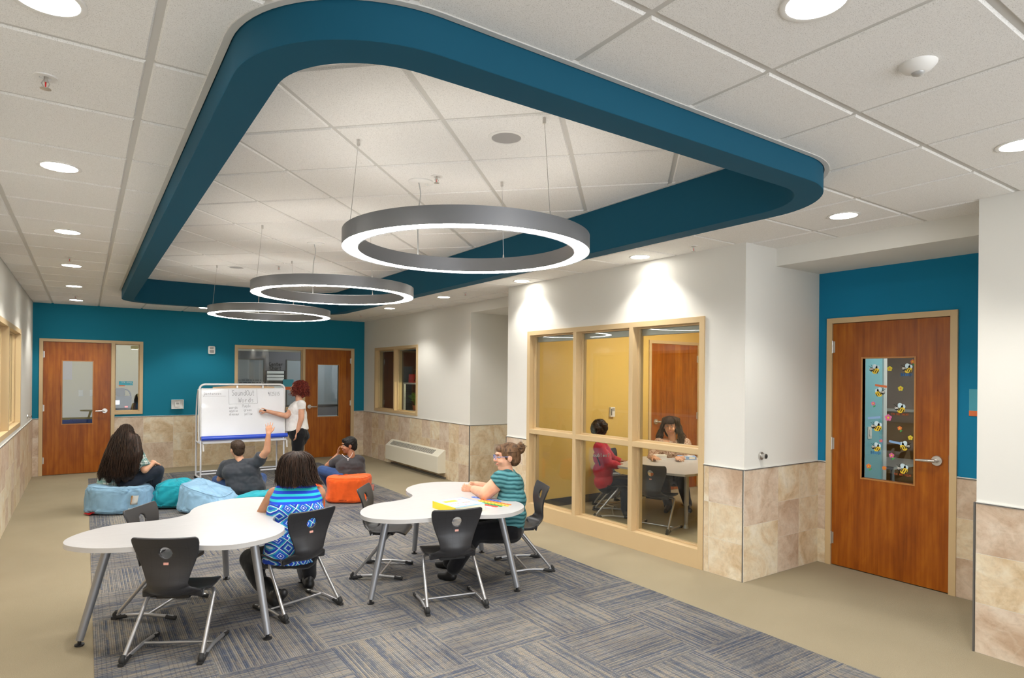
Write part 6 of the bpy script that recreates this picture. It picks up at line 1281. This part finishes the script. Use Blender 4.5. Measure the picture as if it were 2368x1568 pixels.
cloth(o, 'trousers', [('c', (6.290, 5.530, 0.335), .12, (6.429, 5.484, 0.330), .12), ('p', [(6.275, 5.517, 0.327), (5.887, 5.237, 0.346), (5.968, 5.243, 0.049)], [.1, .075, .055]), ('p', [(6.423, 5.464, 0.322), (6.111, 5.144, 0.340), (6.206, 5.139, 0.068)], [.1, .075, .055])], 'black_pants')
shoe(o, (5.968, 5.242, -0.016)[:2] + (.002,), (5.792, 5.121, -0.015)[:2] + (.002,), 'black_plastic', .04); shoe(o, (6.207, 5.139, -0.003)[:2] + (.002,), (6.073, 4.988, -0.002)[:2] + (.002,), 'black_plastic', .04)
GW = []
for sx in (-1, 1):
    for k in range(4): a = .5 + k * .35; q = lambda r, y, z: P(sx * r, y, z); GW.append([P(sx * .01, .02 - .02 * k, .118), q(.06 + .008 * k, .045 - .045 * k, .085), q(.092, .03 - .04 * k, .0), q(.105 + .01 * k, .015 - .03 * k, -.10), q(.12 + .01 * k, .03 - .03 * k, -.20), q(.10, .05 - .03 * k, -.27)])
GWl, GWr = GW[:4], GW[4:]
blob('hair', [('e', P(0, -.022, .034), (.090, .100, .092), Mx), ('e', P(0, -.06, -.05), (.09, .05, .11), Mx)], MATS['hair_darkbrown'], o, .008, 3, (14, .004))
strands('wavy_locks', GWl, 190, MATS['hair_darkbrown'], o, 2, .012, .0042, curl=.010, vary=.2); strands('wavy_locks', GWr, 190, MATS['hair_darkbrown'], o, 3, .012, .0042, curl=.010, vary=.2)
FR = [[P(x * .3, .04, .115), P(x * .8, .085, .090), P(x, .100, .055), P(x * 1.05, .098, .032)] for x in (-.055, -.035, -.012, .012, .035, .055)]
strands('fringe', FR, 120, MATS['hair_darkbrown'], o, 4, .004, .003, vary=.1)
# ------------------------------------------------------------------ camera, world, view
cam = bpy.data.cameras.new('camera'); co = bpy.data.objects.new('camera', cam); COL.objects.link(co)
cam.sensor_fit = 'HORIZONTAL'; cam.sensor_width = 36; cam.lens = 1437.3542 / 2368 * 36; cam.clip_start = .02
yaw, pit, rol = R(34.5028), R(.0348), R(.5182); fw = Vector((math.sin(yaw) * math.cos(pit), math.cos(yaw) * math.cos(pit), math.sin(pit))); r_ = Vector((math.cos(yaw), -math.sin(yaw), 0)); u_ = r_.cross(fw)
r2 = r_ * math.cos(rol) + u_ * math.sin(rol); u2 = -r_ * math.sin(rol) + u_ * math.cos(rol)
co.matrix_world = Matrix.Translation((0, 0, 1.6319)) @ Matrix((r2, u2, -fw)).transposed().to_4x4()
cam.shift_y = (870.3109 - 784) / 2368
sc = bpy.context.scene; sc.camera = co
w = bpy.data.worlds.new('world'); sc.world = w; w.use_nodes = True; w.node_tree.nodes['Background'].inputs[0].default_value = (.93, .96, 1, 1); w.node_tree.nodes['Background'].inputs[1].default_value = WORLD
sc.view_settings.view_transform = 'Standard'; sc.view_settings.look = 'None'; sc.view_settings.gamma = 1; sc.view_settings.exposure = EXPO; sc.view_settings.use_curve_mapping = False
sc.cycles.max_bounces = 10; sc.cycles.diffuse_bounces = 5; sc.cycles.glossy_bounces = 4; sc.cycles.transparent_max_bounces = 16; sc.cycles.caustics_reflective = False; sc.cycles.caustics_refractive = False; sc.cycles.sample_clamp_indirect = 6; sc.cycles.use_denoising = True
